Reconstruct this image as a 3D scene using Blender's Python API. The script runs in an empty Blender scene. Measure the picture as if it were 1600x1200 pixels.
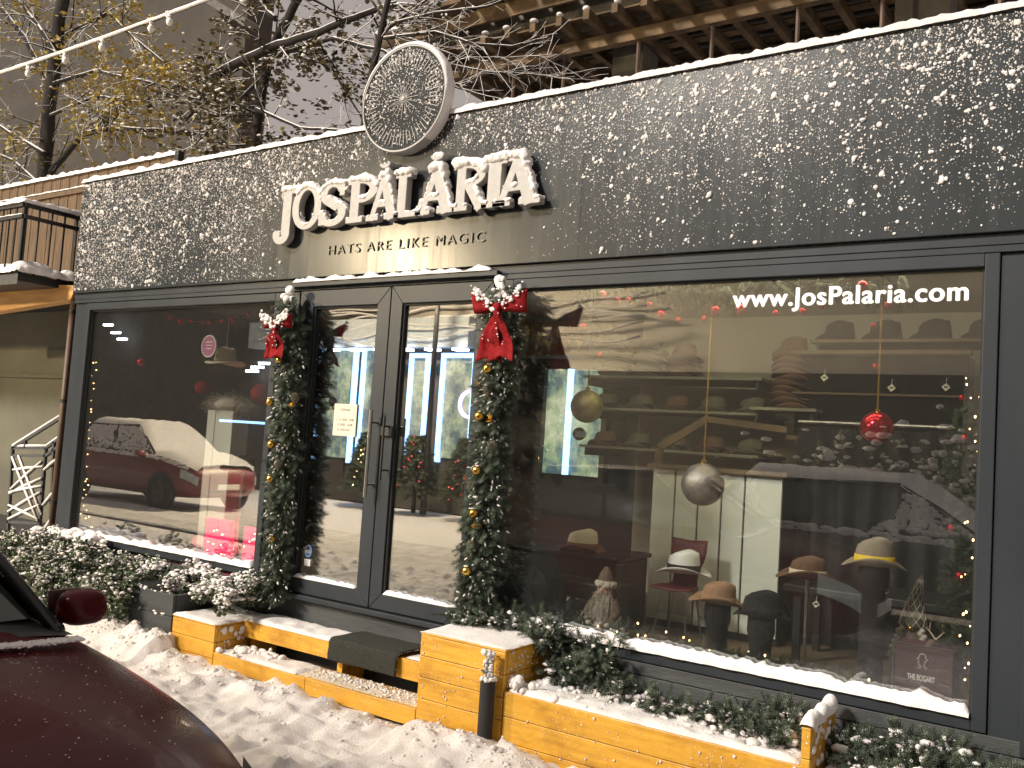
import bpy, bmesh, math, random
import numpy as np
from mathutils import Vector, Matrix, noise
random.seed(7); rng = np.random.default_rng(7)
S = bpy.context.scene; C = S.collection
PI = math.pi
# ------------------------------------------------------------------ camera
F = 1400.25
yaw, pitch, roll = [math.radians(a) for a in (-33.86, 3.67, 3.76)]
CAM = np.array([4.309, -4.423, 1.615])
fw = np.array([math.sin(yaw)*math.cos(pitch), math.cos(yaw)*math.cos(pitch), math.sin(pitch)])
rt = np.array([math.cos(yaw), -math.sin(yaw), 0]); up = np.cross(rt, fw)
c_, s_ = math.cos(roll), math.sin(roll); rt, up = c_*rt+s_*up, -s_*rt+c_*up
cam = bpy.data.cameras.new('camera'); co = bpy.data.objects.new('camera', cam); C.objects.link(co)
co.matrix_world = Matrix(((rt[0], up[0], -fw[0], CAM[0]), (rt[1], up[1], -fw[1], CAM[1]), (rt[2], up[2], -fw[2], CAM[2]), (0, 0, 0, 1)))
cam.sensor_width = 36; cam.lens = F/1600*36; cam.clip_start = .05; cam.clip_end = 500
S.camera = co
# ------------------------------------------------------------------ light
W = bpy.data.worlds.new('World'); S.world = W; W.use_nodes = True
nt = W.node_tree; bg = nt.nodes['Background']
sky = nt.nodes.new('ShaderNodeTexSky'); sky.sky_type = 'NISHITA'; sky.sun_disc = False
SUN_EL, SUN_AZ = math.radians(33), math.radians(26)      # street lighting from the front left
sky.sun_elevation = SUN_EL; sky.sun_rotation = PI+SUN_AZ
mx = nt.nodes.new('ShaderNodeMix'); mx.data_type = 'RGBA'; mx.inputs[0].default_value = .985
nt.links.new(sky.outputs[0], mx.inputs[6]); mx.inputs[7].default_value = (2.95, 2.58, 2.40, 1)   # low cloud lit by the town
nt.links.new(mx.outputs[2], bg.inputs[0]); bg.inputs[1].default_value = .13
sd = bpy.data.lights.new('sun', 'SUN'); sd.energy = 5; sd.angle = math.radians(8); sd.color = (1, .93, .84)
so = bpy.data.objects.new('sun', sd); C.objects.link(so)
d = Vector((math.sin(SUN_AZ)*math.cos(SUN_EL), math.cos(SUN_AZ)*math.cos(SUN_EL), -math.sin(SUN_EL)))
so.rotation_euler = d.to_track_quat('-Z', 'Y').to_euler(); so.location = (-8, -14, 9)
S.view_settings.view_transform = 'Standard'; S.view_settings.look = 'None'; S.view_settings.exposure = .12; S.view_settings.gamma = 1
S.render.engine = 'CYCLES'
S.cycles.max_bounces = 8; S.cycles.transparent_max_bounces = 16; S.cycles.sample_clamp_indirect = 4

def at(px, py, y):
    "point of the plane y=const seen at photo pixel"
    r = fw+rt*(px-800)/F-up*(py-600)/F
    p = CAM+r*(y-CAM[1])/r[1]; return Vector(p)
def atz(px, py, z):
    r = fw+rt*(px-800)/F-up*(py-600)/F
    return Vector(CAM+r*(z-CAM[2])/r[2])
def refl(px, py, y):
    "street point mirrored by the shop glass (y > 0 = distance from the glass)"
    p = at(px, py, y); p.y = -p.y; return p

# ------------------------------------------------------------------ materials
def nmat(name):
    m = bpy.data.materials.new(name); m.use_nodes = True
    t = m.node_tree; return m, t, t.nodes['Principled BSDF']
def link(t, a, b): t.links.new(a, b)
def tex(t, kind, scale, detail=4, vec=None, stretch=None, rough=.6):
    n = t.nodes.new(kind); n.inputs['Scale'].default_value = scale
    if 'Detail' in n.inputs: n.inputs['Detail'].default_value = detail
    if 'Roughness' in n.inputs: n.inputs['Roughness'].default_value = rough
    tc = t.nodes.new('ShaderNodeTexCoord'); mp = t.nodes.new('ShaderNodeMapping')
    mp.inputs['Scale'].default_value = stretch or (1, 1, 1)
    link(t, tc.outputs['Object'], mp.inputs[0]); link(t, mp.outputs[0], n.inputs['Vector'])
    return n
def ramp(t, src, stops):
    r = t.nodes.new('ShaderNodeValToRGB'); cr = r.color_ramp
    while len(cr.elements) < len(stops): cr.elements.new(.5)
    for e, (p, c) in zip(cr.elements, stops): e.position = p; e.color = (*c, 1) if len(c) == 3 else c
    link(t, src, r.inputs[0]); return r
def mat(name, col, col2=None, rough=.5, scale=12, bump=.0, bscale=40, metal=0, spec=.5, stretch=None, em=None, es=0, coat=0, trans=0, detail=5):
    m, t, b = nmat(name)
    b.inputs['Roughness'].default_value = rough; b.inputs['Metallic'].default_value = metal
    b.inputs['Specular IOR Level'].default_value = spec; b.inputs['Coat Weight'].default_value = coat
    col2 = col2 or tuple(c*.72 for c in col)
    n = tex(t, 'ShaderNodeTexNoise', scale, detail, stretch=stretch)
    r = ramp(t, n.outputs['Fac'], [(.35, col2), (.68, col)]); link(t, r.outputs[0], b.inputs['Base Color'])
    if bump:
        n2 = tex(t, 'ShaderNodeTexNoise', bscale, 6, stretch=stretch); bp = t.nodes.new('ShaderNodeBump')
        bp.inputs['Strength'].default_value = bump; bp.inputs['Distance'].default_value = .01
        link(t, n2.outputs['Fac'], bp.inputs['Height']); link(t, bp.outputs[0], b.inputs['Normal'])
    if em: b.inputs['Emission Color'].default_value = (*em, 1); b.inputs['Emission Strength'].default_value = es
    return m
M = {}
M['snow'] = mat('snow', (.80, .77, .75), (.70, .66, .65), .75, 9, .7, 90, spec=.25)
M['snow_trod'] = mat('snow_trod', (.74, .71, .68), (.52, .49, .46), .8, 5, .9, 60, spec=.2)
M['grey'] = mat('frame_grey', (.029, .034, .040), (.021, .025, .030), .42, 3, .0, 60, spec=.25, stretch=(1, 1, .3))
M['greyboard'] = mat('grey_board', (.050, .054, .055), (.030, .032, .034), .6, 6, .3, 50, stretch=(.4, 3, 3))
M['black'] = mat('black', (.012, .012, .013), None, .5, 10, .1)
M['blackgloss'] = mat('black_gloss', (.008, .008, .009), None, .12, 10)
M['rubber'] = mat('rubber', (.02, .02, .02), None, .8)
M['disc'] = mat('sign_face', (.022, .026, .028), (.014, .017, .019), .6, 6, spec=.15)
M['shelfgrey'] = mat('grey_green_shelf', (.22, .21, .16), (.18, .17, .13), .7, 4)
M['rim'] = mat('wheel_rim', (.10, .10, .10), (.04, .04, .04), .5, 20, metal=.5)
M['steel'] = mat('steel', (.62, .61, .58), None, .28, 30, .05, 80, metal=1)
M['letter'] = mat('letter', (.37, .355, .345), (.30, .29, .28), .5, 20, .15, 60)
M['twig'] = mat('twig', (.050, .038, .028), (.025, .02, .016), .9, 20, .5)
M['conc'] = mat('concrete', (.16, .145, .125), (.10, .09, .075), .9, 3, .3, 20)
M['cream'] = mat('cream_wall', (.47, .44, .34), (.42, .39, .30), .8, 2, .05)
M['cabwhite'] = mat('white_cabinet', (.62, .62, .55), (.56, .56, .49), .5, 3, .03)
M['beige'] = mat('beige_plaster', (.060, .048, .035), (.044, .035, .026), .9, 1.2, .2, 30)
M['garage'] = mat('garage_wall', (.11, .105, .075), (.08, .075, .055), .9, 1.5, .15, 30)
M['gold'] = mat('gold', (.72, .45, .10), (.60, .36, .07), .25, 12, .08, 60, metal=1)
M['redball'] = mat('red_ball', (.62, .015, .03), (.45, .01, .02), .15, 8, metal=.75)
M['redmatte'] = mat('red_matte', (.26, .014, .016), (.17, .008, .010), .9, 30, .6, spec=.15)
M['silver'] = mat('silver_glitter', (.50, .46, .43), (.28, .25, .23), .38, 18, .5, 90, metal=.8)
M['oldgold'] = mat('old_gold_glitter', (.42, .36, .16), (.24, .20, .07), .38, 18, .5, 90, metal=.7)
M['needle'] = mat('needle', (.085, .110, .072), (.040, .056, .036), .7, 18)
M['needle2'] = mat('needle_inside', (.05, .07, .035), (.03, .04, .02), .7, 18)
M['ivy'] = mat('ivy', (.10, .135, .060), (.035, .055, .028), .5, 9)
M['leaf'] = mat('autumn_leaf', (.50, .36, .06), (.18, .14, .04), .7, 3)
M['leafdark'] = mat('dark_leaf', (.12, .095, .035), (.05, .042, .02), .8, 3)
M['bark'] = mat('bark', (.022, .017, .014), (.010, .008, .007), .95, 12, .7, 30, stretch=(1, 1, .25))
M['wooddark'] = mat('formwork_timber', (.17, .11, .055), (.07, .045, .026), .9, 4, .3, 30)
M['rust'] = mat('rust_pipe', (.10, .055, .032), (.06, .035, .022), .6, 8, .1)
M['fence'] = mat('fence_board', (.15, .095, .05), (.08, .05, .028), .85, 6, .4, 40, stretch=(6, 6, .4))
M['feltbrown'] = mat('felt_brown', (.16, .085, .05), (.11, .06, .035), .95, 30, .2, 200)
M['felttan'] = mat('felt_tan', (.36, .21, .125), (.30, .17, .10), .95, 30, .2, 200)
M['feltcream'] = mat('felt_cream', (.62, .53, .38), (.54, .46, .33), .95, 30, .2, 200)
M['feltgrey'] = mat('felt_taupe', (.33, .26, .20), (.28, .22, .17), .95, 30, .2, 200)
M['feltblack'] = mat('felt_black', (.013, .012, .013), None, .95, 30, .2, 200)
M['feltolive'] = mat('felt_olive', (.13, .12, .085), (.10, .09, .06), .95, 30, .2, 200)
M['yellow'] = mat('yellow_ribbon', (.85, .60, .02), (.75, .50, .015), .5, 20)
M['wine'] = mat('wine_red', (.10, .012, .016), (.07, .01, .012), .6, 10, .05)
M['white'] = mat('white_paint', (.75, .74, .70), (.70, .69, .65), .5, 4)
M['fur'] = mat('fur', (.62, .56, .50), (.40, .34, .28), 1, 60, .6, 120)
M['furbrown'] = mat('brown_fur', (.17, .12, .085), (.09, .06, .045), 1, 60, .6, 120)
M['skin'] = mat('skin', (.55, .33, .23), (.48, .28, .19), .6, 20)
M['cardred'] = mat('car_paint_red', (.070, .006, .009), (.055, .004, .007), .26, 4, coat=.10, spec=.14)
M['cardark'] = mat('car_paint_dark', (.02, .021, .024), None, .25, 4, coat=.5)
M['carred2'] = mat('car_paint_wine', (.16, .015, .02), (.12, .01, .014), .35, 4, coat=.3)
M['carglass'] = mat('car_glass', (.018, .022, .016), (.012, .014, .010), .08, 2, spec=.8)
M['lampglass'] = mat('headlamp_glass', (.55, .60, .62), (.4, .44, .46), .2, 8, coat=.5)
M['tyre'] = mat('tyre', (.018, .018, .018), None, .85)
M['mat'] = mat('door_mat', (.050, .052, .040), (.012, .013, .010), .95, 120, .9, 300)
M['tagcard'] = mat('tag_card', (.72, .70, .55), None, .7)
M['cash'] = mat('blueface', (.05, .20, .50), None, .5)
M['opwall'] = mat('opposite_wall', (.055, .048, .042), (.035, .03, .027), .9, 1.5, .2, 20)
M['asphalt'] = mat('asphalt', (.06, .055, .05), None, .9, 10, .5)
M['board_int'] = mat('brown_board', (.15, .10, .05), (.09, .06, .03), .7, 3, stretch=(1, 1, .3))
def emit(name, col, s):
    m, t, b = nmat(name); b.inputs['Base Color'].default_value = (*[c*.5 for c in col], 1)
    b.inputs['Emission Color'].default_value = (*col, 1); b.inputs['Emission Strength'].default_value = s; return m
M['bulb'] = emit('bulb_warm', (1, .62, .25), 14)
M['bulbred'] = emit('bulb_red', (1, .10, .08), 3)
M['ledblue'] = emit('led_blue', (.30, .58, 1), 4.5)
M['ledwhite'] = emit('led_white', (.85, .93, 1), 14)
M['neon'] = emit('neon_violet', (.55, .45, 1), 7)
M['www'] = mat('white_vinyl', (.95, .93, .90), (.93, .91, .88), .6, 3)
M['www'].node_tree.nodes['Principled BSDF'].inputs['Emission Color'].default_value = (1, .97, .93, 1)
M['lanternpink'] = None
def lantern_mat():
    m, t, b = nmat('pink_lantern'); n = tex(t, 'ShaderNodeTexNoise', 14, 3)
    r = ramp(t, n.outputs['Fac'], [(.35, (.6, .0, .05)), (.7, (1, .008, .055))])
    link(t, r.outputs[0], b.inputs['Emission Color']); b.inputs['Emission Strength'].default_value = 4.5
    b.inputs['Base Color'].default_value = (.5, .01, .05, 1); return m
M['lanternpink'] = lantern_mat()
def shopglow():
    m, t, b = nmat('lit_shop_interior'); n = tex(t, 'ShaderNodeTexNoise', 2.2, 7, stretch=(1, 1, .8), rough=.75)
    r = ramp(t, n.outputs['Fac'], [(.30, (.01, .03, .04)), (.45, (.05, .14, .16)), (.56, (.45, .55, .30)), (.68, (1, .95, .7))])
    link(t, r.outputs[0], b.inputs['Emission Color']); b.inputs['Emission Strength'].default_value = 1.0
    b.inputs['Base Color'].default_value = (.1, .1, .1, 1); return m
M['shopglow'] = shopglow()

def wood_orange():
    m, t, b = nmat('orange_boards')
    n = tex(t, 'ShaderNodeTexNoise', 6, 6, stretch=(.35, 5, 5), rough=.7)
    r = ramp(t, n.outputs['Fac'], [(.22, (.40, .19, .028)), (.42, (.56, .29, .030)), (.6, (.66, .36, .040)), (.78, (.74, .43, .065))])
    v = tex(t, 'ShaderNodeTexVoronoi', 7.5, stretch=(.7, .7, 1.2)); k = ramp(t, v.outputs['Distance'], [(.0, (.12, .04, .01)), (.06, (.3, .12, .03)), (.10, (1, 1, 1))])
    mm = t.nodes.new('ShaderNodeMix'); mm.data_type = 'RGBA'; mm.blend_type = 'MULTIPLY'; mm.inputs[0].default_value = .9
    link(t, r.outputs[0], mm.inputs[6]); link(t, k.outputs[0], mm.inputs[7])
    stn = tex(t, 'ShaderNodeTexNoise', 2.6, 6, stretch=(1, 1, 1.6), rough=.65); sr_ = ramp(t, stn.outputs['Fac'], [(.36, (.58, .50, .44)), (.52, (1, 1, 1))])
    ms = t.nodes.new('ShaderNodeMix'); ms.data_type = 'RGBA'; ms.blend_type = 'MULTIPLY'; ms.inputs[0].default_value = .8
    link(t, mm.outputs[2], ms.inputs[6]); link(t, sr_.outputs[0], ms.inputs[7]); mm = ms
    # frozen speckle of snow
    sp = tex(t, 'ShaderNodeTexNoise', 95, 3, rough=.4); q = ramp(t, sp.outputs['Fac'], [(.66, (0, 0, 0)), (.70, (1, 1, 1))])
    big = tex(t, 'ShaderNodeTexNoise', 3, 2); qb = ramp(t, big.outputs['Fac'], [(.45, (0, 0, 0)), (.6, (.8, .8, .8))])
    mu = t.nodes.new('ShaderNodeMath'); mu.operation = 'MULTIPLY'; link(t, q.outputs[0], mu.inputs[0]); link(t, qb.outputs[0], mu.inputs[1])
    m2 = t.nodes.new('ShaderNodeMix'); m2.data_type = 'RGBA'; link(t, mu.outputs[0], m2.inputs[0]); link(t, mm.outputs[2], m2.inputs[6]); m2.inputs[7].default_value = (.8, .77, .74, 1)
    link(t, m2.outputs[2], b.inputs['Base Color']); b.inputs['Roughness'].default_value = .42
    bp = t.nodes.new('ShaderNodeBump'); bp.inputs['Strength'].default_value = .25; bp.inputs['Distance'].default_value = .005
    link(t, n.outputs['Fac'], bp.inputs['Height']); link(t, bp.outputs[0], b.inputs['Normal']); return m
M['wood'] = wood_orange()

def fascia_mat():
    m, t, b = nmat('fascia_panel')
    n = tex(t, 'ShaderNodeTexNoise', 2, 5, stretch=(1, 1, .25)); r = ramp(t, n.outputs['Fac'], [(.3, (.022, .026, .029)), (.7, (.034, .039, .042))])
    drip = tex(t, 'ShaderNodeTexNoise', 22, 4, stretch=(1, 1, .06)); dr = ramp(t, drip.outputs['Fac'], [(.35, (.22, .22, .22)), (.7, (.29, .29, .29))])
    link(t, r.outputs[0], b.inputs['Base Color']); link(t, dr.outputs[0], b.inputs['Roughness'])
    b.inputs['Specular IOR Level'].default_value = .3
    return m
M['fascia'] = fascia_mat()

def glass(name, boost=1.0, specks=.5, tint=(.93, .95, .94), dust=.004):
    m, t, b = nmat(name); t.nodes.remove(b); out = t.nodes['Material Output']
    tr = t.nodes.new('ShaderNodeBsdfTransparent'); tr.inputs[0].default_value = (*tint, 1)
    gl = t.nodes.new('ShaderNodeBsdfGlossy'); gl.inputs['Roughness'].default_value = .006; gl.inputs[0].default_value = (.95, .97, 1, 1)
    fr = t.nodes.new('ShaderNodeLayerWeight'); fr.inputs[0].default_value = .5
    mr = t.nodes.new('ShaderNodeMapRange'); mr.inputs[1].default_value = 0; mr.inputs[2].default_value = 1; mr.inputs[3].default_value = .16*boost; mr.inputs[4].default_value = .85
    pw = t.nodes.new('ShaderNodeMath'); pw.operation = 'POWER'; pw.inputs[1].default_value = 2.6
    link(t, fr.outputs['Facing'], pw.inputs[0]); link(t, pw.outputs[0], mr.inputs[0])
    mix = t.nodes.new('ShaderNodeMixShader'); link(t, mr.outputs[0], mix.inputs[0]); link(t, tr.outputs[0], mix.inputs[1]); link(t, gl.outputs[0], mix.inputs[2])
    df = t.nodes.new('ShaderNodeBsdfDiffuse'); df.inputs[0].default_value = (.75, .73, .7, 1)
    v = tex(t, 'ShaderNodeTexVoronoi', 42); k = ramp(t, v.outputs['Distance'], [(.06, (1, 1, 1)), (.11, (0, 0, 0))])
    n = tex(t, 'ShaderNodeTexNoise', 3.5, 5); k2 = ramp(t, n.outputs['Fac'], [(.44, (0, 0, 0)), (.62, (1, 1, 1))])
    mu = t.nodes.new('ShaderNodeMath'); mu.operation = 'MULTIPLY'; link(t, k.outputs[0], mu.inputs[0]); link(t, k2.outputs[0], mu.inputs[1])
    m3 = t.nodes.new('ShaderNodeMath'); m3.operation = 'MULTIPLY_ADD'; m3.inputs[1].default_value = specks; m3.inputs[2].default_value = dust; link(t, mu.outputs[0], m3.inputs[0])
    mix2 = t.nodes.new('ShaderNodeMixShader'); link(t, m3.outputs[0], mix2.inputs[0]); link(t, mix.outputs[0], mix2.inputs[1]); link(t, df.outputs[0], mix2.inputs[2])
    link(t, mix2.outputs[0], out.inputs[0]); return m
M['glassL'] = glass('shop_glass', 1.5, .6, dust=.008)
M['glassR'] = glass('shop_glass_clear', 1.2, .6, dust=.007)
M['glassD'] = glass('door_glass', 2.3)
M['plexi'] = glass('plexi', .6, 0)

# ------------------------------------------------------------------ mesh builder
def ico(sub):
    bm = bmesh.new(); bmesh.ops.create_icosphere(bm, subdivisions=sub, radius=1)
    v = np.array([p.co for p in bm.verts]); f = np.array([[q.index for q in g.verts] for g in bm.faces]); bm.free(); return v, f
ICO1, ICO2, ICO3 = ico(1), ico(2), ico(3)
class MB:
    def __init__(s): s.V = []; s.n = 0; s.L = []; s.T = []
    def add(s, v, f):
        v = np.asarray(v, float).reshape(-1, 3); s.V.append(v)
        if isinstance(f, np.ndarray): s.L.append((f+s.n).ravel()); s.T.append(np.full(len(f), f.shape[1]))
        else:
            for q in f: s.L.append(np.array(q)+s.n); s.T.append(np.array([len(q)]))
        s.n += len(v); return s
    def box(s, x0, x1, y0, y1, z0, z1, m=None):
        v = np.array([(x, y, z) for x in (x0, x1) for y in (y0, y1) for z in (z0, z1)], float)
        if m is not None: v = np.array([m @ Vector(p) for p in v])
        return s.add(v, np.array([(0, 1, 3, 2), (4, 6, 7, 5), (0, 4, 5, 1), (2, 3, 7, 6), (0, 2, 6, 4), (1, 5, 7, 3)]))
    def bar(s, a, b, w, h=None, upv=(0, 0, 1)):
        a, b = Vector(a), Vector(b); h = h or w; dv = (b-a); L = dv.length; dv.normalize()
        sx = dv.cross(Vector(upv)); 
        if sx.length < 1e-4: sx = Vector((1, 0, 0))
        sx.normalize(); uz = sx.cross(dv)
        v = [a+dv*l*L+sx*i*w/2+uz*j*h/2 for l in (0, 1) for i in (-1, 1) for j in (-1, 1)]
        return s.add([tuple(p) for p in v], np.array([(0, 1, 3, 2), (4, 6, 7, 5), (0, 4, 5, 1), (2, 3, 7, 6), (0, 2, 6, 4), (1, 5, 7, 3)]))
    def tube(s, pts, rad, n=8, caps=True):
        P = [Vector(p) for p in pts]; k = len(P)
        if not hasattr(rad, '__len__'): rad = [rad]*k
        prev = None; R = []
        for i, p in enumerate(P):
            t = (P[min(i+1, k-1)]-P[max(i-1, 0)])
            if t.length < 1e-9: t = Vector((0, 0, 1))
            t.normalize()
            if prev is None: a = t.orthogonal().normalized()
            else: a = (prev-t*prev.dot(t)); a = a.normalized() if a.length > 1e-6 else t.orthogonal().normalized()
            prev = a; b = t.cross(a)
            R += [tuple(p+(a*math.cos(2*PI*j/n)+b*math.sin(2*PI*j/n))*rad[i]) for j in range(n)]
        f = [(i*n+j, i*n+(j+1) % n, (i+1)*n+(j+1) % n, (i+1)*n+j) for i in range(k-1) for j in range(n)]
        s.add(R, np.array(f)); 
        if caps: s.L += [np.arange(n)[::-1]+s.n-len(R), np.arange(n)+s.n-n]; s.T += [np.array([n]), np.array([n])]
        return s
    def inst(s, tmpl, mats):
        "mats: N x 3 x 4"
        tv, tf = tmpl; mats = np.asarray(mats, float); N = len(mats)
        if N == 0: return s
        v = np.einsum('nij,vj->nvi', mats[:, :, :3], tv)+mats[:, None, :, 3]
        f = tf[None]+(np.arange(N)*len(tv))[:, None, None]
        return s.add(v.reshape(-1, 3), f.reshape(-1, tf.shape[1]))
    def blobs(s, pts, rad, tmpl=None, squash=(1, 1, 1), jit=.25):
        pts = np.asarray(pts, float).reshape(-1, 3); N = len(pts); rad = np.broadcast_to(rad, (N,))
        A = np.zeros((N, 3, 4)); Q = rotm(N)
        sc = np.asarray(squash)[None]*(1+rng.uniform(-jit, jit, (N, 3)))*rad[:, None]
        A[:, :, :3] = sc[:, :, None]*Q; A[:, :, 3] = pts
        return s.inst(tmpl or ICO1, A)
    def lathe(s, prof, c=(0, 0, 0), n=24, ax='z', sq=(1, 1)):
        k = len(prof); v = []
        for r, h in prof:
            for j in range(n):
                a = 2*PI*j/n; x, y = r*math.cos(a)*sq[0], r*math.sin(a)*sq[1]
                p = (x, y, h) if ax == 'z' else ((x, h, y) if ax == 'y' else (h, x, y))
                v.append((p[0]+c[0], p[1]+c[1], p[2]+c[2]))
        f = [(i*n+j, i*n+(j+1) % n, (i+1)*n+(j+1) % n, (i+1)*n+j) for i in range(k-1) for j in range(n)]
        s.add(v, np.array(f)); return s
    def sphere(s, c, r, tm=None, sq=(1, 1, 1)):
        v, f = tm or ICO3; return s.add(v*r*np.array(sq)+np.array(c), f)
    def grid(s, P):
        "P: n x m x 3"
        n, m = P.shape[:2]; i = np.arange(n*m).reshape(n, m)
        f = np.stack([i[:-1, :-1], i[1:, :-1], i[1:, 1:], i[:-1, 1:]], -1).reshape(-1, 4)
        return s.add(P.reshape(-1, 3), f)
    def build(s, name, m=None, parent=None, smooth=False, bevel=0, fix=False, **tags):
        me = bpy.data.meshes.new(name); V = np.concatenate(s.V); L = np.concatenate(s.L).astype(np.int32); T = np.concatenate(s.T).astype(np.int32)
        me.vertices.add(len(V)); me.vertices.foreach_set('co', V.astype(np.float32).ravel())
        me.loops.add(len(L)); me.loops.foreach_set('vertex_index', L)
        me.polygons.add(len(T)); st = np.concatenate([[0], np.cumsum(T)[:-1]]).astype(np.int32); me.polygons.foreach_set('loop_start', st)
        me.update(calc_edges=True); me.validate()
        if fix:
            bm = bmesh.new(); bm.from_mesh(me); bmesh.ops.recalc_face_normals(bm, faces=bm.faces); bm.to_mesh(me); bm.free()
        me.polygons.foreach_set('use_smooth', np.full(len(me.polygons), bool(smooth)))
        return obj(name, me, m, parent, bevel, **tags)
def rotm(N):
    q = rng.normal(size=(N, 4)); q /= np.linalg.norm(q, axis=1)[:, None]; w, x, y, z = q.T
    return np.stack([1-2*(y*y+z*z), 2*(x*y-z*w), 2*(x*z+y*w), 2*(x*y+z*w), 1-2*(x*x+z*z), 2*(y*z-x*w), 2*(x*z-y*w), 2*(y*z+x*w), 1-2*(x*x+y*y)], 1).reshape(N, 3, 3)
def obj(name, me, m=None, parent=None, bevel=0, **tags):
    if isinstance(m, str): m = M[m]
    if m: me.materials.clear(); me.materials.append(m)
    o = bpy.data.objects.new(name, me); C.objects.link(o)
    if parent:
        o.parent = parent; w = Vector(); q = parent
        while q: w += q.location; q = q.parent
        o.location = -w                                            # geometry is given in world space
    if bevel:
        b = o.modifiers.new('b', 'BEVEL'); b.width = bevel; b.segments = 2; b.limit_method = 'ANGLE'
    for k, v in tags.items(): o[k] = v
    return o
def thing(name, label, cat, loc=(0, 0, 0), group=None):
    o = bpy.data.objects.new(name, None); C.objects.link(o); o.location = loc
    o['label'] = label; o['category'] = cat
    if group: o['group'] = group
    return o
def copy_tree(o, loc=None, label=None, rotz=None, parent=None, scale=None):
    c = o.copy(); C.objects.link(c); c.parent = parent
    if loc is not None: c.location = loc
    if rotz is not None: c.rotation_euler = (0, 0, rotz)
    if scale is not None: c.scale = (scale,)*3
    if label: c['label'] = label
    for ch in list(o.children): copy_tree(ch, parent=c)
    return c
def nz(x, y=0, z=0, s=1.): return noise.noise(Vector((x*s, y*s, z*s)))

def snow_strip(mb, a, b, w, h, seg=.02, wn=.35, hn=.35, across=(0, 1, 0), seed=0, n=8):
    "lumpy rounded snow lying on a ledge between a and b"
    a, b = Vector(a), Vector(b); ac = Vector(across).normalized(); L = (b-a).length; k = max(3, int(L/seg))
    P = np.zeros((k+1, n+1, 3))
    for i in range(k+1):
        t = i/k; p = a.lerp(b, t); e = min(1, min(t, 1-t)*L/.03+.25)
        hh = h*(1+hn*2*nz(t*L*9, seed, 3)+hn*nz(t*L*31, seed, 9))*e; ww = w*(1+wn*nz(t*L*11, seed, 17))
        for j in range(n+1):
            an = PI*j/n; q = p+ac*(-math.cos(an)*ww/2*(1+.1*nz(t*L*40, j, seed)))
            q.z += max(.0, hh)*abs(math.sin(an))**.6*(1+.15*nz(t*L*50, j*3, seed)); P[i, j] = q
    mb.grid(P); return mb

def marching(field, x0, z0, dx):
    "closed contours of field<0 ; field[i(x), j(z)]"
    segs = {}; nx, nzz = field.shape
    def ip(p, q):
        a, b = field[p], field[q]; t = a/(a-b); t = min(.98, max(.02, t)); return (p[0]+(q[0]-p[0])*t, p[1]+(q[1]-p[1])*t)
    def edge(p, q): return (p, q) if p < q else (q, p)
    for i in range(nx-1):
        for j in range(nzz-1):
            c = [(i, j), (i+1, j), (i+1, j+1), (i, j+1)]; ins = [field[q] < 0 for q in c]
            if all(ins) or not any(ins): continue
            en = [k for k in range(4) if ins[k] and not ins[(k+1) % 4]]; ex = [k for k in range(4) if not ins[k] and ins[(k+1) % 4]]
            for k in ex:
                # from this crossing go to the next leaving one
                m = min(en, key=lambda q: (q-k) % 4)
                segs[edge(c[k], c[(k+1) % 4])] = edge(c[m], c[(m+1) % 4])
    out = []
    while segs:
        st = next(iter(segs)); cur = st; loop = []
        while cur in segs: nx_ = segs.pop(cur); loop.append(ip(*cur)); cur = nx_
        if len(loop) > 5: out.append([(x0+p[0]*dx, z0+p[1]*dx) for p in loop])
    return out
def curve_mesh(loops, ext, bevel=0.0):
    cu = bpy.data.curves.new('c', 'CURVE'); cu.dimensions = '2D'; cu.fill_mode = 'BOTH'; cu.extrude = ext; cu.bevel_depth = bevel; cu.bevel_resolution = 1
    for lp in loops:
        sp = cu.splines.new('POLY'); sp.points.add(len(lp)-1); sp.use_cyclic_u = True
        for q, p in zip(sp.points, lp): q.co = (p[0], p[1], 0, 1)
    o = bpy.data.objects.new('c', cu); me = bpy.data.meshes.new_from_object(o); bpy.data.objects.remove(o); return me
def text_mesh(txt, size, ext=.001, bold=0, spacing=1., sx=1.):
    cu = bpy.data.curves.new('t', 'FONT'); cu.body = txt; cu.size = size; cu.extrude = ext; cu.offset = bold; cu.space_character = spacing
    o = bpy.data.objects.new('t', cu); me = bpy.data.meshes.new_from_object(o); bpy.data.objects.remove(o)
    me.transform(Matrix.Diagonal((sx, 1, 1, 1))); return me
def fit_text(me, x0, x1, zb, zt, y, cap=None):
    "stand the flat text mesh up in the plane y, filling x0..x1 ; zb..zt"
    v = np.array([p.co for p in me.vertices]); mn, mxx = v.min(0), v.max(0)
    me.transform(Matrix.Translation((-mn[0], -mn[1], 0))); me.transform(Matrix.Diagonal(((x1-x0)/(mxx[0]-mn[0]), (zt-zb)/(mxx[1]-mn[1]), 1, 1)))
    me.transform(Matrix.Rotation(PI/2, 4, 'X')); me.transform(Matrix.Translation((x0, y, zb))); return me
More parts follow.
